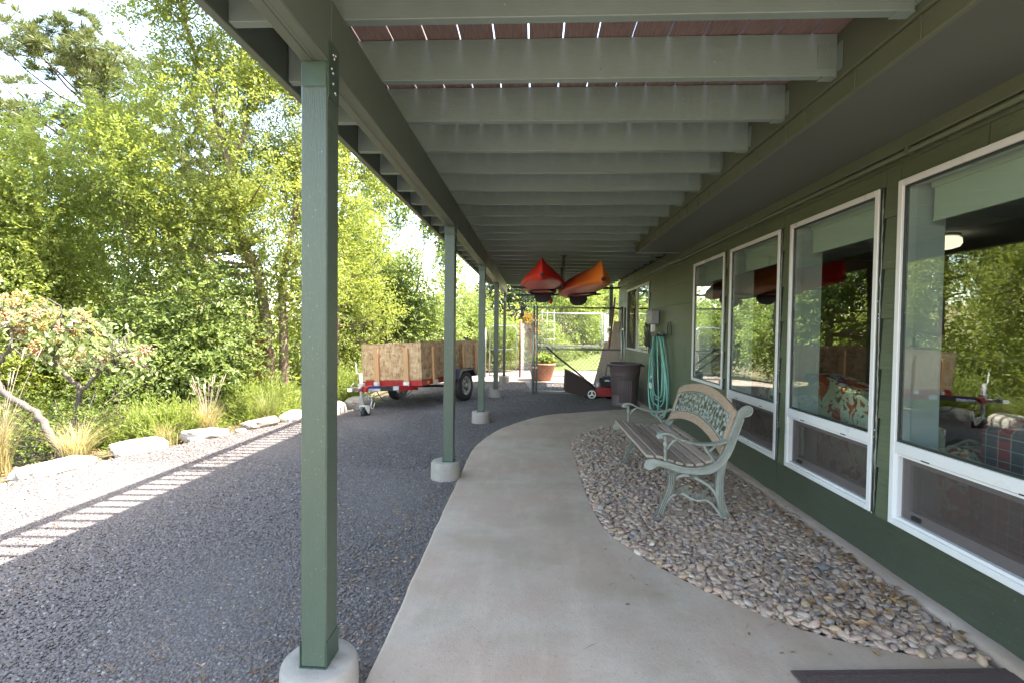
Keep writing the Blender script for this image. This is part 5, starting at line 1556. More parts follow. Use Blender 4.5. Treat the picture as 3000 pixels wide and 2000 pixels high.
def plate(t0, t1, z0, z1, e, mat, nm):
    a, b_, z0, z1 = on_tongue(t0, t1, z0, z1, e)
    mb = MB(); mb.add([a + Vector((0, 0, z0)), b_ + Vector((0, 0, z0)), b_ + Vector((0, 0, z1)), a + Vector((0, 0, z1))], [(0, 1, 2, 3)])
    sm_ = mb.build(nm, mat, TX); s_ = sm_.modifiers.new('t', 'SOLIDIFY'); s_.thickness = .0012; s_.offset = 0
    return a, b_
plate(.36, .95, -.034, .034, .0012, 'cable', 'tongue_cover')
plate(.37, .47, -.030, .030, .003, 'decal', 'decal')
a, b_ = plate(.70, .95, -.034, .002, .003, 'decal', 'decal')
plate(.70, .88, .004, .034, .003, 'blue', 'decal')
# print on the decal
cu = bpy.data.curves.new('lettering', 'FONT'); cu.body = 'UTILITY TRAILER'; cu.size = .030; cu.extrude = .0004; cu.space_character = .95
cu.materials.append(M['blue'])
_t = bpy.data.objects.new('lettering_source', cu); C.objects.link(_t)
_me = bpy.data.meshes.new_from_object(_t.evaluated_get(bpy.context.evaluated_depsgraph_get())); bpy.data.objects.remove(_t)
lt = link('lettering', _me, TX)
d = (a - b_).normalized()
lt.matrix_local = Matrix.Translation(b_ + (a - b_) * .10 + Vector((.003, -.001, -.029))) @ Matrix((d, Vector((0, 0, 1)), d.cross(Vector((0, 0, 1))))).transposed().to_4x4()
cp = MB(); cp.box(-.11, -.03, -1.93, -1.82, .375, .425, .006); cp.prism([(-.115, -2.06), (-.07, -2.10), (-.025, -2.06), (-.03, -1.93), (-.11, -1.93)], .39, .435, 'xy')
cp.tube([(-.07, -1.98, .43), (-.07, -2.02, .46), (-.07, -1.96, .50)], .008, 6)
cp.build('coupler', 'zinc', TX)
MB().box(.0, .05, -1.86, -1.80, .36, .43, .008).build('tongue_cap', 'red', TX)
jk = MB(); jk.tube([(-.075, -1.80, .16), (-.075, -1.80, .62)], .026, 12); jk.tube([(-.075, -1.80, .12), (-.075, -1.80, .2)], .02, 10)
jk.tube([(-.075, -1.80, .61), (-.14, -1.80, .62), (-.15, -1.80, .63), (-.155, -1.80, .77), (-.18, -1.80, .79)], .007, 6)
jk.box(-.12, -.03, -1.83, -1.77, .40, .48, .004)
jk.build('jack', 'chrome', TX)
jw = MB(); jw.lathe([(.02, -.03), (.075, -.028), (.085, -.015), (.085, .015), (.075, .028), (.02, .03)], (-.02, -1.80, .052), 'x', 20); jw.build('jack_wheel', 'black', TX)
jf = MB(); jf.prism([(-1.86, .16), (-1.78, .165), (-1.76, .13), (-1.775, .05), (-1.80, .045), (-1.86, .13)], -.075, -.070, 'yz'); jf.prism([(-1.86, .16), (-1.78, .165), (-1.76, .13), (-1.775, .05), (-1.80, .045), (-1.86, .13)], .024, .029, 'yz'); jf.box(-.075, .029, -1.86, -1.78, .155, .162)
jf.build('jack_bracket', 'white', TX)
ch = MB()
for x0, dx in ((.02, .0), (.06, .015)):
    pts = [(x0 + dx + .015 * math.sin(q * 1.1), -1.83 + .006 * q, .37 - .022 * q + .0009 * q * q) for q in range(14)]
    for i_ in range(len(pts) - 1):
        p0, p1 = Vector(pts[i_]), Vector(pts[i_ + 1]); ch.tube([p0, (p0 + p1) / 2 + Vector((.006 * (-1) ** i_, .004, 0)), p1], .0035, 5)
ch.tube([(.09, -1.78, .24), (.06, -1.78, .15), (.075, -1.78, .115), (.105, -1.78, .12), (.135, -1.78, .20)], .006, 6)
ch.build('safety_chain', 'zinc', TX)
cb = MB(); cb.tube([tuple(p) for p in catmull([(.02, -1.6, .36), (.08, -1.5, .20), (.16, -1.35, .16), (.26, -1.2, .22), (.34, -1.0, .36)], 8)], .006, 6); cb.build('wiring', 'cable', TX)
cb = MB(); cb.tube([tuple(p) for p in catmull([(-.1, -1.7, .44), (-.02, -1.5, .36), (.08, -1.35, .33), (.14, -1.25, .40), (.12, -1.15, .42)], 8)], .006, 6); cb.build('wiring', 'cable', TX)
MB().tube([(-.66, 0, .255), (.62, 0, .255)], .022, 10).build('axle', 'black', TX)
for sx in (1, -1):
    cx = .64 if sx > 0 else -.71
    w = thing('wheel', '', '', (0, 0, 0)); bpy.data.objects.remove(w)
    ty = MB(); ty.lathe([(.155, -.055), (.235, -.066), (.255, -.055), (.263, -.02), (.263, .02), (.255, .055), (.235, .066), (.155, .055)], (cx, 0, .262), 'x', 40)
    tyo = ty.build('wheel', 'black', TX)
    rm_ = MB(); o_ = .045 * sx
    rm_.lathe([(.162, .052 * sx), (.158, .060 * sx), (.150, .055 * sx), (.140, .030 * sx), (.12, .018 * sx), (.08, .030 * sx), (.045, .036 * sx), (.045, .055 * sx), (.0, .058 * sx)], (cx, 0, .262), 'x', 30)
    rm_.lathe([(.16, -.05 * sx), (.14, -.02 * sx), (.0, -.01 * sx)], (cx, 0, .262), 'x', 30)
    rm_.build('rim', 'chrome', tyo)
    hn = MB()
    for q in range(5):
        a_ = 2 * PI * q / 5; hn.lathe([(0, .06 * sx), (.009, .058 * sx), (.010, .03 * sx)], (cx, .062 * math.cos(a_), .262 + .062 * math.sin(a_)), 'x', 6)
    for q in range(10):
        a_ = 2 * PI * (q + .5) / 10; hn.box(cx + sx * .022 - .002, cx + sx * .022 + .004, .108 * math.cos(a_) - .012, .108 * math.cos(a_) + .012, .262 + .108 * math.sin(a_) - .012, .262 + .108 * math.sin(a_) + .012)
    hn.build('wheel_nuts', 'black', tyo)
    fe = MB(); y0_, y1_ = (cx - .10, cx + .10) if sx > 0 else (cx - .10, cx + .10)
    pr = [(-.36, .40), (-.27, .555), (.27, .555), (.36, .40), (.352, .40), (.264, .549), (-.264, .549), (-.352, .40)]
    fe.prism(pr, y0_, y1_, 'yz'); fe.prism([(-.352, .40), (-.264, .549), (.264, .549), (.352, .40), (.30, .42), (.2, .52), (-.2, .52), (-.3, .42)], y1_ - .004 if sx > 0 else y0_, y1_ if sx > 0 else y0_ + .004, 'yz')
    fe.build('fender', 'navy', TX)
# stencilled print column on the side panel (illegible brown marks)
pm_ = MB()
for q in range(13):
    if q in (7, 8): continue
    z_ = .93 - q * .030; pm_.box(fr_ + .0003, fr_ + .0012, .10, .13, z_, z_ + .012); pm_.box(fr_ + .0003, fr_ + .0012, .14, .155, z_ - .004, z_ + .016)
pm_.build('printed_marks', 'redpole', TX)

# ------------------------------------------------------------------ kayaks and rack
rack = thing('kayak_rack', 'dark steel pipe rack hanging from the joists between the kayaks', 'rack', (.395, 6.9, 1.83))
a = MB(); a.tube([(0, 0, .0), (0, 0, .455)], .017, 10); a.cyl(0, 0, .455, .46, .05); a.build('hanger_pipe', 'mount', rack)
a = MB(); a.tube([(.05, 1.4, .0), (.05, 1.4, .455)], .017, 10); a.build('hanger_pipe', 'mount', rack)
a = MB(); a.tube([(-.73, 0, .008), (-.4, 0, 0), (.4, 0, 0), (.80, 0, .008)], .014, 8); a.tube([(-.73, -.03, .012), (.80, -.03, .012)], .008, 8); a.build('support_bar', 'dkpipe', rack)
a = MB(); a.tube([(-.73, 1.4, -.008), (.72, 1.4, .02)], .016, 8); a.build('support_bar', 'dkpipe', rack)
a = MB(); a.tube([(-.09, 1.2, -.06), (-.06, 1.25, .0), (-.1, 1.3, .09)], .006, 6); a.tube([(-.12, 1.2, -.1), (-.08, 1.25, .01), (-.03, 1.3, .08)], .006, 6); a.build('strap', 'grass_green', rack)
a = MB(); a.ico((-.13, 1.2, -.11), (.035, .03, .05), 1); a.build('buckle', 'kayak_orange', rack)
def kayak(label, loc, rz, L, W, mat, tilt=0):
    """hull upside down: keel up; local y runs from the near bow (0) to the stern (L)"""
    k = thing('kayak', label, 'kayak', loc, rz, group='kayaks stored under the deck', ry=tilt)
    ns = 34; K = 24; vs = []
    for i in range(ns + 1):
        s = i / ns
        w = W / 2 * (math.sin(PI * min(max(s, .0), 1)) ** .62) * (1 if s < .5 else 1.0) + .012
        w = max(w, .014)
        dk_ = .195 + .03 * math.exp(-((s) / .10) ** 2) + .01 * math.exp(-((1 - s) / .12) ** 2)   # keel height over the gunwale
        if s < .012: dk_ *= .96
        dz = -.05 - .045 * math.exp(-((s - .5) / .28) ** 2)  # deck (below the gunwale)
        flat = math.sin(PI * s) ** .9
        prof = []
        for j in range(K):
            t = j / K
            if t < .5:   # hull, gunwale(-x) -> keel -> gunwale(+x)
                u_ = t / .5; x_ = -1 + 2 * u_
                ax = abs(x_)
                e_ = 1.25 + 1.5 * flat
                z_ = dk_ * (1 - ax ** e_) * (1) if ax < 1 else 0
                z_ += .012 * math.exp(-(ax / .08) ** 2)
                prof.append((x_ * w, z_))
            else:
                u_ = (t - .5) / .5; x_ = 1 - 2 * u_
                z_ = dz * (1 - abs(x_) ** 2.4)
                prof.append((x_ * w, z_))
        for x_, z_ in prof: vs.append((x_, s * L, z_ + .03 * math.sin(PI * s) * 0))
    fs = [(i * K + j, i * K + (j + 1) % K, (i + 1) * K + (j + 1) % K, (i + 1) * K + j) for i in range(ns) for j in range(K)]
    fs += [tuple(range(K))[::-1], tuple(range(ns * K, ns * K + K))]
    mb = MB(); mb.add(vs, fs, True); h = mb.build('hull', mat, k)
    h.modifiers.new('s', 'SUBSURF').levels = 1; h.modifiers['s'].render_levels = 1
    mb = MB(); mb.tube([(.2 * math.cos(q * 2 * PI / 24) * W / .66, L * .5 + .42 * math.sin(q * 2 * PI / 24), -.088) for q in range(24)], .014, 6, closed=True); mb.build('cockpit_rim', 'seat', k)
    mb = MB(); mb.lathe([(.0, -.003), (.16, -.003), (.18, .01), (.16, .03), (0, .035)], (0, L * .5, -.08), 'z', 20); mb.build('cockpit', 'seat', k)
    mb = MB(); mb.prism([(-.13, -.09), (-.135, -.15), (-.10, -.20), (-.05, -.225), (.05, -.225), (.10, -.20), (.135, -.15), (.13, -.09)], L * .60, L * .60 + .05, 'xz'); mb.build('seat_back', 'seat', k, bevel=.012)
    mb = MB(); mb.lathe([(0, -.010), (.020, -.010), (.026, -.004), (.026, 0.01)], (0.0, -.004, .0), 'y', 14); mb.build('bow_handle', 'seat', k)
    return k
kayak('bright red kayak stored keel up on the rack, left one', (.085, 5.75, 1.885), R(-1), 2.95, .65, 'kayak_red', R(-2))
kayak('orange to red kayak stored keel up on the rack, right one', (.80, 5.75, 1.845), R(4.5), 2.95, .63, 'kayak_orange', R(-5))

# ------------------------------------------------------------------ fences
def pipe(mb, a, b, r_=.02, n=10): mb.tube([a, b], r_, n)
def links(x0, y0, x1, y1, z0, z1, pitch=.055, wire=.0013):
    """chain link between two ground points, as crossing diagonal wires"""
    mb = MB(); L = math.hypot(x1 - x0, y1 - y0); H = z1 - z0
    ux, uy = (x1 - x0) / L, (y1 - y0) / L
    step = pitch * math.sqrt(2)
    for sg in (1, -1):
        c = -H
        while c < L:
            if sg > 0: a = (max(c, 0), max(0, -c)); b_ = (min(c + H, L), min(H, L - c))
            else: a = (max(c, 0), H - max(0, -c)); b_ = (min(c + H, L), H - min(H, L - c))
            if b_[0] - a[0] > .01:
                mb.tube([(x0 + ux * a[0], y0 + uy * a[0] + sg * .001, z0 + a[1]), (x0 + ux * b_[0], y0 + uy * b_[0] + sg * .001, z0 + b_[1])], wire, 3, cap=False)
            c += step
    return mb
pen = thing('pen_front_panel', 'galvanised pipe frame panel with chain link, front of the pen', 'fence panel', (0, 9.4, 0))
a = MB(); pipe(a, (-.008, 0, .0), (-.008, 0, 1.70), .022); pipe(a, (.048, 0, .02), (.048, 0, 1.70), .020); a.build('post', 'steel', pen)
a = MB(); pipe(a, (1.68, .02, .0), (1.68, .02, 1.70), .02); pipe(a, (1.735, .03, 0), (1.735, .03, 1.68), .018); a.build('post', 'steel', pen)
for z_ in (1.665, .872, .055):
    a = MB(); pipe(a, (.05, 0, z_), (1.68, .02, z_), .017); a.build('rail', 'steel', pen)
a = MB()
for x_, z_ in ((-.008, 1.4), (.048, 1.4), (-.008, .5), (.048, .5), (.02, 1.1), (1.7, 1.25)): a.cyl(x_, 0, z_, z_ + .03, .028, n=12)
a.build('clamp', 'zinc', pen)
links(.05, 0, 1.68, .02, .06, .87, .057, .0023).build('chain_link', 'wire', pen, kind='stuff')
pb = thing('pen_back_panel', 'galvanised chain link panel at the back of the pen', 'fence panel', (.06, 12.5, 0))
for x_ in (0, 1.66, 1.73):
    a = MB(); pipe(a, (x_, 0, .0), (x_, 0, 1.68), .02); a.build('post', 'steel', pb)
for z_ in (1.655, .845, .825, .06):
    a = MB(); pipe(a, (0, 0, z_), (1.66, 0, z_), .018 if z_ > 1 else .014); a.build('rail', 'steel', pb)
links(0, 0, 1.66, 0, .06, 1.65, .057, .0028).build('chain_link', 'wire', pb, kind='stuff')
ps = thing('pen_side_panel', 'short chain link side panel joining the pen to the corner post', 'fence panel', (1.79, 12.45, 0))
a = MB(); pipe(a, (0, 0, 1.66), (-.03, -1.1, 1.66), .018); a.build('rail', 'steel', ps)
a = MB(); pipe(a, (-.03, -1.1, 0), (-.03, -1.1, 1.68), .018); a.build('post', 'steel', ps)
links(0, 0, -.03, -1.1, .05, 1.64, .05, .0015).build('chain_link', 'wire', ps, kind='stuff')
wg = thing('chain_link_fence', 'short run of chain link between the gate post and the pen', 'fence', (-.36, 12.45, 0))
a = MB(); a.tube([(0, 0, 0), (0, 0, 1.46)], .028, 10); a.build('post', 'redpole', wg)
links(0.02, 0, .33, -3.0, .04, 1.38, .062, .0013).build('chain_link', 'wire', wg, kind='stuff')
a = MB(); pipe(a, (.33, -3.0, 0), (.33, -3.0, 1.42), .014); a.build('post', 'steel', wg)
gate = thing('garden_gate', 'round-cornered pipe gate with chain link, by the farthest post', 'gate', (-1.15, 12.5, 0))
a = MB(); W_ = .69; pts = [(0, 0, .04), (0, 0, 1.20)] + [(.12 - .12 * math.cos(t), 0, 1.20 + .12 * math.sin(t)) for t in np.linspace(.2, PI / 2, 5)] + [(W_ - .12 + .12 * math.sin(t), 0, 1.20 + .12 * math.cos(t)) for t in np.linspace(0, PI / 2 - .2, 5)] + [(W_, 0, 1.20), (W_, 0, .04), (0, 0, .04)]
a.tube(pts, .016, 8); a.tube([(0, 0, .72), (W_, 0, .72)], .013, 8); a.build('frame', 'steel', gate)
links(0, 0, W_, 0, .05, 1.28, .055, .0013).build('chain_link', 'wire', gate, kind='stuff')
a = MB(); a.box(W_, W_ + .08, -.01, .01, 1.06, 1.09); a.box(W_, W_ + .08, -.01, .01, .2, .23); a.build('hinge', 'cable', gate)
gp = MB(); gp.tube([(0, 0, 0), (0, 0, 1.25)], .028, 10); o = gp.build('gate_post', 'steel'); o.location = (-1.27, 12.5, 0); tag(o, 'pale galvanised post left of the round-cornered gate', 'gate post')
# timber sill under the pen
o = MB().box(.0, 1.7, 9.44, 9.53, .0, .055, .006).build('timber_sill', 'oldplank'); tag(o, 'weathered timber lying along the foot of the pen front', 'timber')
# pot, planter and trellis
o = thing('plant_pot', 'wide terracotta pot with leafy green plant beside the pen', 'plant pot', (.19, 11.85, .012))
o.scale = (1.15, 1.15, 1.0)
a = MB(); a.lathe([(.0, 0), (.19, 0), (.205, .02), (.275, .36), (.295, .37), (.295, .42), (.275, .42), (.265, .38), (0, .37)], (0, 0, 0), 'z', 28); a.build('pot', 'terra', o)
P, out, rad = crown_pts([(0, 0, .48, .28, .22, .16)], 190, 66)
X = np.repeat(P, 8, 0) + rg.normal(0, .03, (len(P) * 8, 3))
V, F = leaves(X, rg.normal(0, 1, X.shape) + np.array([0, 0, .4]), np.array([0, 0, 1.]) + rg.normal(0, .6, X.shape), .07, .035, rg)
np_mesh('foliage', V, F, 'leaf_hedge', o, rnd=np.repeat(rg.random(len(X)) * .95, 4))
o = thing('wire_trellis', 'white wire grid plant stand behind the pen corner', 'trellis', (.32, 12.2, 0))
a = MB()
for x_ in (-.13, .0, .17): a.tube([(x_, 0, .6), (x_, 0, 1.72)], .006, 5)
for z_ in (1.0, 1.22, 1.44, 1.66): a.tube([(-.15, 0, z_), (.2, 0, z_)], .006, 5)
a.build('grid', 'white', o)
a = MB()
for x_ in (-.13, .17): a.tube([(x_, 0, 0), (x_, 0, .6)], .007, 5)
a.build('legs', 'white', o)

# ------------------------------------------------------------------ mower
mw = thing('lawn_mower', 'red push mower with black engine and rear bag beside the bin', 'lawn mower', (1.30, 9.05, .005))
a = MB()
a.prism([(-.22, .09), (-.24, .14), (-.20, .20), (-.06, .215), (.28, .20), (.42, .15), (.43, .08), (.40, .05), (-.18, .05)], -.24, .22, 'xz'); a.build('deck', 'mowred', mw, bevel=.015)
a = MB(); a.box(-.07, .25, -.15, .13, .20, .33, .02); a.cyl(.10, -.01, .33, .40, .15, .13); a.box(-.10, .0, -.16, -.02, .29, .38, .015); a.build('engine', 'black', mw)
a = MB(); a.box(-.055, .09, -.153, -.1505, .315, .345); a.build('engine_label', 'decal', mw)
a = MB(); a.lathe([(0, -.06), (.035, -.06), (.045, -.03), (.045, .03), (.03, .05), (0, .05)], (-.13, -.12, .24), 'z', 14); a.build('fuel_tank', 'chrome', mw)
for x_, r_w in ((-.255, .092), (.32, .085)):
    for y_ in (-.285, .255):
        a = MB(); a.lathe([(.062, -.018), (.088, -.02), (.092, -.01), (.092, .01), (.088, .02), (.062, .018)], (x_, y_, r_w), 'y', 26); w = a.build('wheel', 'black', mw)
        a = MB(); fc = -.021
        a.lathe([(.058, fc), (.072, fc - .001), (.078, fc + .006)], (x_, y_, r_w), 'y', 26)
        a.lathe([(.0, fc - .004), (.016, fc - .004), (.018, fc + .004)], (x_, y_, r_w), 'y', 14)
        for q in range(3):
            t_ = R(90 + 120 * q); c_, s_ = math.cos(t_), math.sin(t_)
            a.add([(x_ + c_ * .012 - s_ * .014, y_ + fc - .002, r_w + s_ * .012 + c_ * .014), (x_ + c_ * .064 - s_ * .009, y_ + fc - .001, r_w + s_ * .064 + c_ * .009), (x_ + c_ * .064 + s_ * .009, y_ + fc - .001, r_w + s_ * .064 - c_ * .009), (x_ + c_ * .012 + s_ * .014, y_ + fc - .002, r_w + s_ * .012 - c_ * .014)], [(0, 1, 2, 3)])
        a.build('hub_cap', 'white', w)
a = MB(); a.prism([(-.72, .52), (-.735, .125), (-.60, .09), (-.34, .055), (-.22, .10), (-.17, .19), (-.24, .27), (-.30, .30), (-.55, .44)], -.22, .18, 'xz'); a.build('grass_bag', 'bag', mw, bevel=.02)
a = MB()
for y_ in (-.24, .2): a.tube([(-.18, y_, .18), (-.45, y_, .42), (-.80, y_, .69), (-1.05, y_, .90)], .013, 8)
a.tube([(-1.05, -.24, .90), (-1.07, -.1, .92), (-1.07, .1, .92), (-1.05, .2, .90)], .013, 8); a.tube([(-.80, -.24, .69), (-.80, .2, .69)], .010, 8)
a.build('handle', 'black', mw)

# ------------------------------------------------------------------ bin
bn = thing('trash_can', 'tall brown plastic trash can with rolled rim and fluted front', 'trash can', (1.49, 8.02, .012))
a = MB(); n = 64
prof = [(.196, 0), (.204, .012), (.206, .06), (.200, .07), (.228, .50), (.236, .505), (.238, .52), (.250, .665), (.262, .672), (.270, .680), (.270, .700), (.258, .706), (.246, .700), (.238, .66), (.215, .2), (.0, .03)]
vs = []
for r_h, h in prof:
    for j in range(n):
        t_ = 2 * PI * j / n; e_ = 1.0
        fl_ = 0
        if .09 < h < .46 or h in (.07, .50): fl_ = 0
        vs.append((r_h * math.cos(t_), r_h * math.sin(t_) * 1.0, h))
a.add(vs, [(i * n + j, i * n + (j + 1) % n, (i + 1) * n + (j + 1) % n, (i + 1) * n + j) for i in range(len(prof) - 1) for j in range(n)], True)
a.build('body', 'bin', bn)
a = MB()
for q in range(-4, 3):
    t_ = R(-88 + q * 8.5); rb = .207; rt = .2235
    a.tube([(rb * math.cos(t_), rb * math.sin(t_), .075), ((rb + .001) * math.cos(t_), (rb + .001) * math.sin(t_), .10), (rt * math.cos(t_), rt * math.sin(t_), .43), (rt * math.cos(t_) * .985, rt * math.sin(t_) * .985, .445)], [.005, .012, .012, .005], 8)
a.build('flutes', 'bin', bn)
for t_ in (R(10), R(190)):
    a = MB(); c_, s_ = math.cos(t_), math.sin(t_); a.tube([(.262 * c_ - .06 * s_, .262 * s_ + .06 * c_, .675), (.295 * c_ - .05 * s_, .295 * s_ + .05 * c_, .66), (.295 * c_ + .05 * s_, .295 * s_ - .05 * c_, .66), (.262 * c_ + .06 * s_, .262 * s_ - .06 * c_, .675)], .012, 8); a.build('handle', 'bin', bn)

# ------------------------------------------------------------------ planks leaning
def plank(label, p, q, w, th_, mat='oldplank', rot=0, nm='leaning_plank', cat='plank'):
    p, q = Vector(p), Vector(q); d = (q - p); L = d.length; d.normalize()
    mb = MB(); mb.box(-w / 2, w / 2, -th_ / 2, th_ / 2, 0, L, .003); o = mb.build(nm, mat)
    o.rotation_mode = 'QUATERNION'; o.rotation_quaternion = d.to_track_quat('Z', 'Y') @ Vector((0, 0, 1)).rotation_difference(Vector((0, 0, 1)))
    o.rotation_quaternion = d.to_track_quat('Z', 'Y')
    o.location = p
    return tag(o, label, cat, 'boards leaning at the house corner' if cat == 'plank' else None)
plank('wide knotty weathered plank leaning behind the mower, leftmost board', (1.28, 9.95, .01), (1.62, 10.55, 1.0), .20, .03)
plank('tall grey plank leaning behind the trash can, beside the rusty pole', (1.50, 9.9, .01), (1.745, 10.35, 1.42), .14, .035)
plank('narrow grey board leaning against the wall corner', (1.56, 9.8, .01), (1.775, 10.1, 1.20), .07, .03)
plank('thin grey board nearest the wall corner', (1.61, 9.7, .01), (1.785, 9.95, 1.10), .05, .025)
plank('wide grey board at the back of the leaning boards', (1.40, 10.05, .01), (1.70, 10.6, 1.12), .16, .03)
mb = MB(); mb.tube([(1.50, 10.3, .01), (1.60, 10.45, .9), (1.735, 10.6, 1.95)], .022, 8); tag(mb.build('rusty_pole', 'redpole'), 'reddish-brown pole leaning tall at the corner above the boards', 'pole')
o = thing('outlet_box', 'white electrical box on the corner post behind the boards', 'electrical box', (1.72, 11.27, 1.18))
MB().box(-.05, .05, -.05, 0, 0, .13, .004).build('cover', 'white', o); MB().box(-.02, .02, -.053, -.0505, .04, .09).build('socket', 'cable', o)
o = thing('number_tag', 'small white plate with black mark on the farthest post', 'sign', (-.70, 11.275, 1.93))
MB().box(-.022, .022, -.004, 0, -.035, .035).build('plate', 'white', o); MB().box(-.010, .010, -.0062, -.0042, -.020, .020).build('mark', 'black', o)

# ------------------------------------------------------------------ hose, meter box, stand
hx_ = 1.80
bx = thing('meter_box', 'grey plastic utility box on the wall above the hose', 'utility box', (WX - .02, 7.30, 1.34))
MB().box(-.12, 0, -.21, .11, .0, .20, .012).build('housing', 'meter', bx); MB().box(-.125, -.05, -.215, .115, .2, .212, .004).build('lid', 'meter', bx)
MB().box(-.1225, -.1205, -.10, -.07, .13, .15).build('latch', 'black', bx)
a = MB(); a.box(-.10, -.04, -.14, -.09, -.12, -.0, .008); a.build('plug', 'white', bx)
cbl = MB(); r = np.random.default_rng(4)
for q in range(7):
    c0 = np.array([hx_ - .05 - .01 * q, 7.38 + .02 * q, 1.28]); hh = .16 + .05 * r.random(); ww = .035 + .02 * r.random()
    cbl.tube([tuple(c0 + np.array([r.normal(0, .004), ww * math.sin(t_), -hh * .5 + hh * math.cos(t_)])) for t_ in np.linspace(0, 2 * PI, 18)[:-1]], .006, 5, closed=True)
tag(cbl.build('coiled_cord', 'cable'), 'dark extension cord coil hanging under the utility box', 'cord')
hs = thing('garden_hose', 'pale green garden hose hung in long loops on the wall', 'hose', (hx_ - .06, 6.85, 1.2))
hg = MB(); r = np.random.default_rng(14)
def loop(yl, yr, top, bot, dx, sk):
    pts = []
    n = 40
    for i in range(n):
        t_ = 2 * PI * i / n
        cy_ = (yl + yr) / 2; hw = abs(yr - yl) / 2
        yy_ = math.sin(t_); zz = math.cos(t_)
        # narrow at the top, wide at the bottom
        wz = (1 - zz) / 2
        width = hw * (.42 + .58 * wz ** .8)
        y = 6.88 + (cy_ - 6.88) * wz + width * (1 if yy_ > 0 else -1) * abs(yy_) ** .55 + sk * wz * .04
        z = bot + (top - bot) * (1 + zz) / 2
        pts.append((dx + .012 * math.sin(t_ * 2 + sk) - (hx_ - .06) + hx_ - .06, y - 6.85, z - 1.2))
    return pts
for i, (yl, yr, top, bot, dx) in enumerate([(7.25, 6.45, 1.22, .28, 0), (7.30, 6.40, 1.21, .22, -.02), (7.38, 6.38, 1.20, .10, .015), (7.22, 6.50, 1.215, .34, -.035), (7.42, 6.30, 1.19, .06, -.01), (7.20, 6.52, 1.20, .12, -.05), (7.34, 6.36, 1.21, .16, .03)]):
    hg.tube(loop(yl, yr, top, bot, dx, r.normal(0, 1)), .0098, 7, closed=True)
hg.build('coil', 'hose', hs)
a = MB(); a.tube([tuple(p) for p in catmull([(-.0, .55, -.35), (-.02, .47, -.7), (-.03, .40, -1.0), (-.05, .1, -1.13), (-.03, -.3, -1.12)], 8)], .0098, 7); a.build('hose_end', 'hose', hs)
a = MB(); a.tube([(.0, -.35, -1.09), (-.02, -.42, -1.06)], .012, 8); a.build('nozzle', 'zinc', hs)
hk = thing('hose_hanger', 'dark metal wall bracket holding the green hose', 'hose hanger', (WX - .02, 6.88, 1.2))
a = MB(); a.box(-.13, 0, -.17, .17, -.03, -.012, .004); a.box(-.13, -.12, -.17, .17, -.012, .03, .003); a.build('shelf', 'cable', hk)
a = MB(); a.tube([(-.01, -.26, .0), (-.01, -.26, .12), (-.01, -.31, .16), (-.01, -.38, .16), (-.01, -.43, .12), (-.01, -.43, 0)], .006, 6); a.tube([(-.01, -.34, .02), (-.01, -.34, .13)], .005, 6); a.box(-.02, 0, -.45, -.24, -.01, .005); a.build('hoop', 'cable', hk)
ys_ = thing('water_spigot', 'water pipe with white-handled tap behind the hanging hose', 'tap', (WX - .06, 7.03, 0))
a = MB(); a.tube([(0, 0, 0), (0, 0, .90)], .022, 8); a.box(-.03, .03, -.03, .03, .0, .75, .004); a.build('riser', 'redpole' if False else 'cable', ys_)
a = MB(); a.tube([(-.02, .05, .62), (-.06, .05, .60), (-.07, .05, .55)], .012, 8); a.build('tap', 'zinc', ys_)
a = MB(); a.box(-.09, -.05, .03, .085, .42, .50, .006); a.build('timer', 'white', ys_)

# door mat
mt = thing('door_mat', 'dark brown ribbed doormat at the lower right corner', 'doormat', (1.40, 1.45, ZT + .002))
a = MB(); a.box(-.43, .43, -.36, .36, 0, .007, .003); a.build('backing', 'mat', mt)
a = MB(); a.box(-.40, .40, -.33, .33, .0072, .011, .002); a.build('pile', 'mat', mt)
mt.rotation_euler = (0, 0, R(4.5))

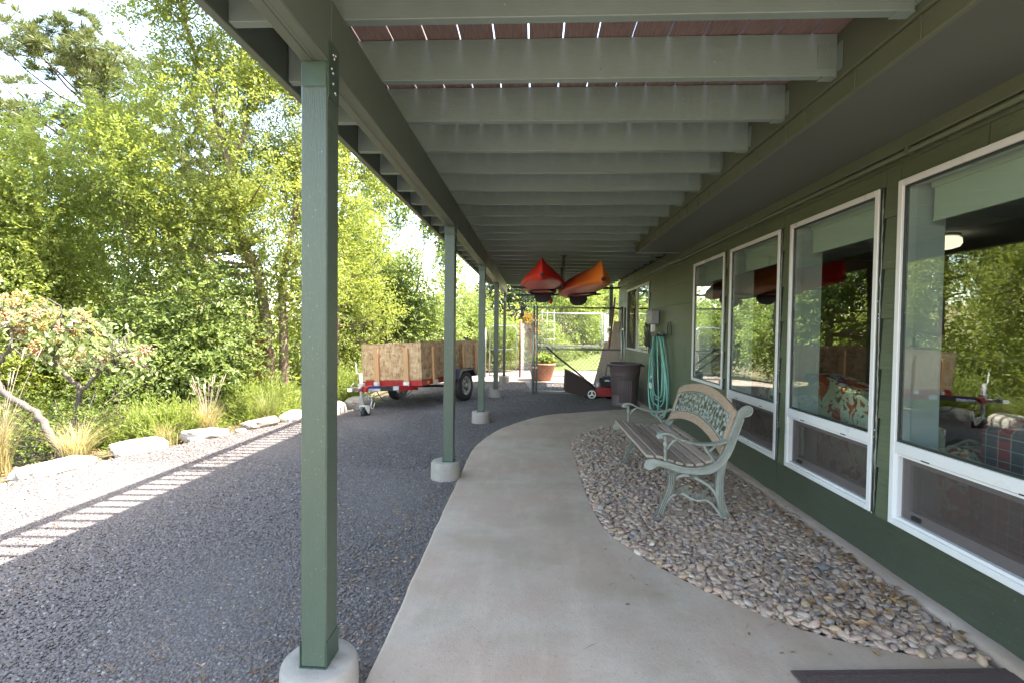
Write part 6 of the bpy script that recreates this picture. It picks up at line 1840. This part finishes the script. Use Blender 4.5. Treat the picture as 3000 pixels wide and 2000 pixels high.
# ------------------------------------------------------------------ inside the room
sf = thing('floral_sofa', 'camelback sofa in red and cream floral cloth behind the window', 'sofa', (2.62, 3.9, 0))
n = 24; top = []; 
for i in range(n + 1):
    t_ = i / n; y = -1.0 + 2.0 * t_; top.append((y, .70 + .23 * math.sin(PI * t_) ** 1.3))
a = MB(); poly = [(-1.0, .08)] + [(1.0, .08)] + top[::-1]; a.prism(poly, -.42, -.24, 'yz'); a.build('backrest', 'floral', sf, bevel=.04)
a = MB(); a.box(-.23, .42, -.95, .95, .10, .42, .03); a.build('seat', 'floral', sf)
for s_ in (-1, 1): a = MB(); a.box(-.23, .44, s_ * 1.0 - .1 + (0 if s_ < 0 else 0), s_ * 1.0 + .1, .08, .60, .05); a.build('arm', 'floral', sf)
pc = thing('plaid_armchair', 'armchair draped with red and grey plaid blanket behind the nearest window', 'armchair', (2.66, 2.18, 0))
a = MB(); a.box(-.40, -.22, -.42, .42, .06, .84, .06); a.build('backrest', 'plaid', pc)
a = MB(); a.box(-.2, .4, -.40, .40, .1, .46, .05); a.build('seat', 'plaid', pc)
sbd = thing('sideboard', 'long red-brown wooden counter against the back wall of the room', 'sideboard', (5.6, 5.5, 0))
MB().box(-.35, .35, -1.9, 1.9, .0, .95, .01).build('cabinet', 'panelling', sbd); MB().box(-.38, .38, -1.95, 1.95, .952, .99, .005).build('worktop', 'slat', sbd)
tl = thing('table_lamp', 'pale vase-shaped table lamp behind the third window', 'lamp', (2.85, 5.35, 0))
a = MB(); a.lathe([(0, .95), (.05, .95), (.07, .98), (.11, 1.06), (.12, 1.13), (.09, 1.20), (.03, 1.24), (.02, 1.30)], (0, 0, 0), 'z', 20); a.build('base', 'jamb', tl)
a = MB(); a.lathe([(.10, 1.28), (.06, 1.42)], (0, 0, 0), 'z', 20); a.build('lamp_shade', 'shade', tl)
a = MB(); a.box(-.25, .25, -.25, .25, .90, .945, .01); a.tube([(0, 0, 0), (0, 0, .9)], .03, 8); a.build('side_table', 'panelling', tl)
cl = thing('ceiling_lamp', 'lit round glass lamp on the room ceiling', 'ceiling lamp', (4.5, 5.6, 2.339))
a = MB(); a.lathe([(0, -.001), (.14, -.001), (.15, -.02), (.14, -.03), (0, -.03)], (0, 0, 0), 'z', 28); a.build('base', 'zinc', cl)
a = MB(); a.lathe([(.12, -.031), (.155, -.045), (.16, -.10), (.14, -.135), (.08, -.155), (.0, -.16)], (0, 0, 0), 'z', 28); a.build('shade', 'lampglass', cl)
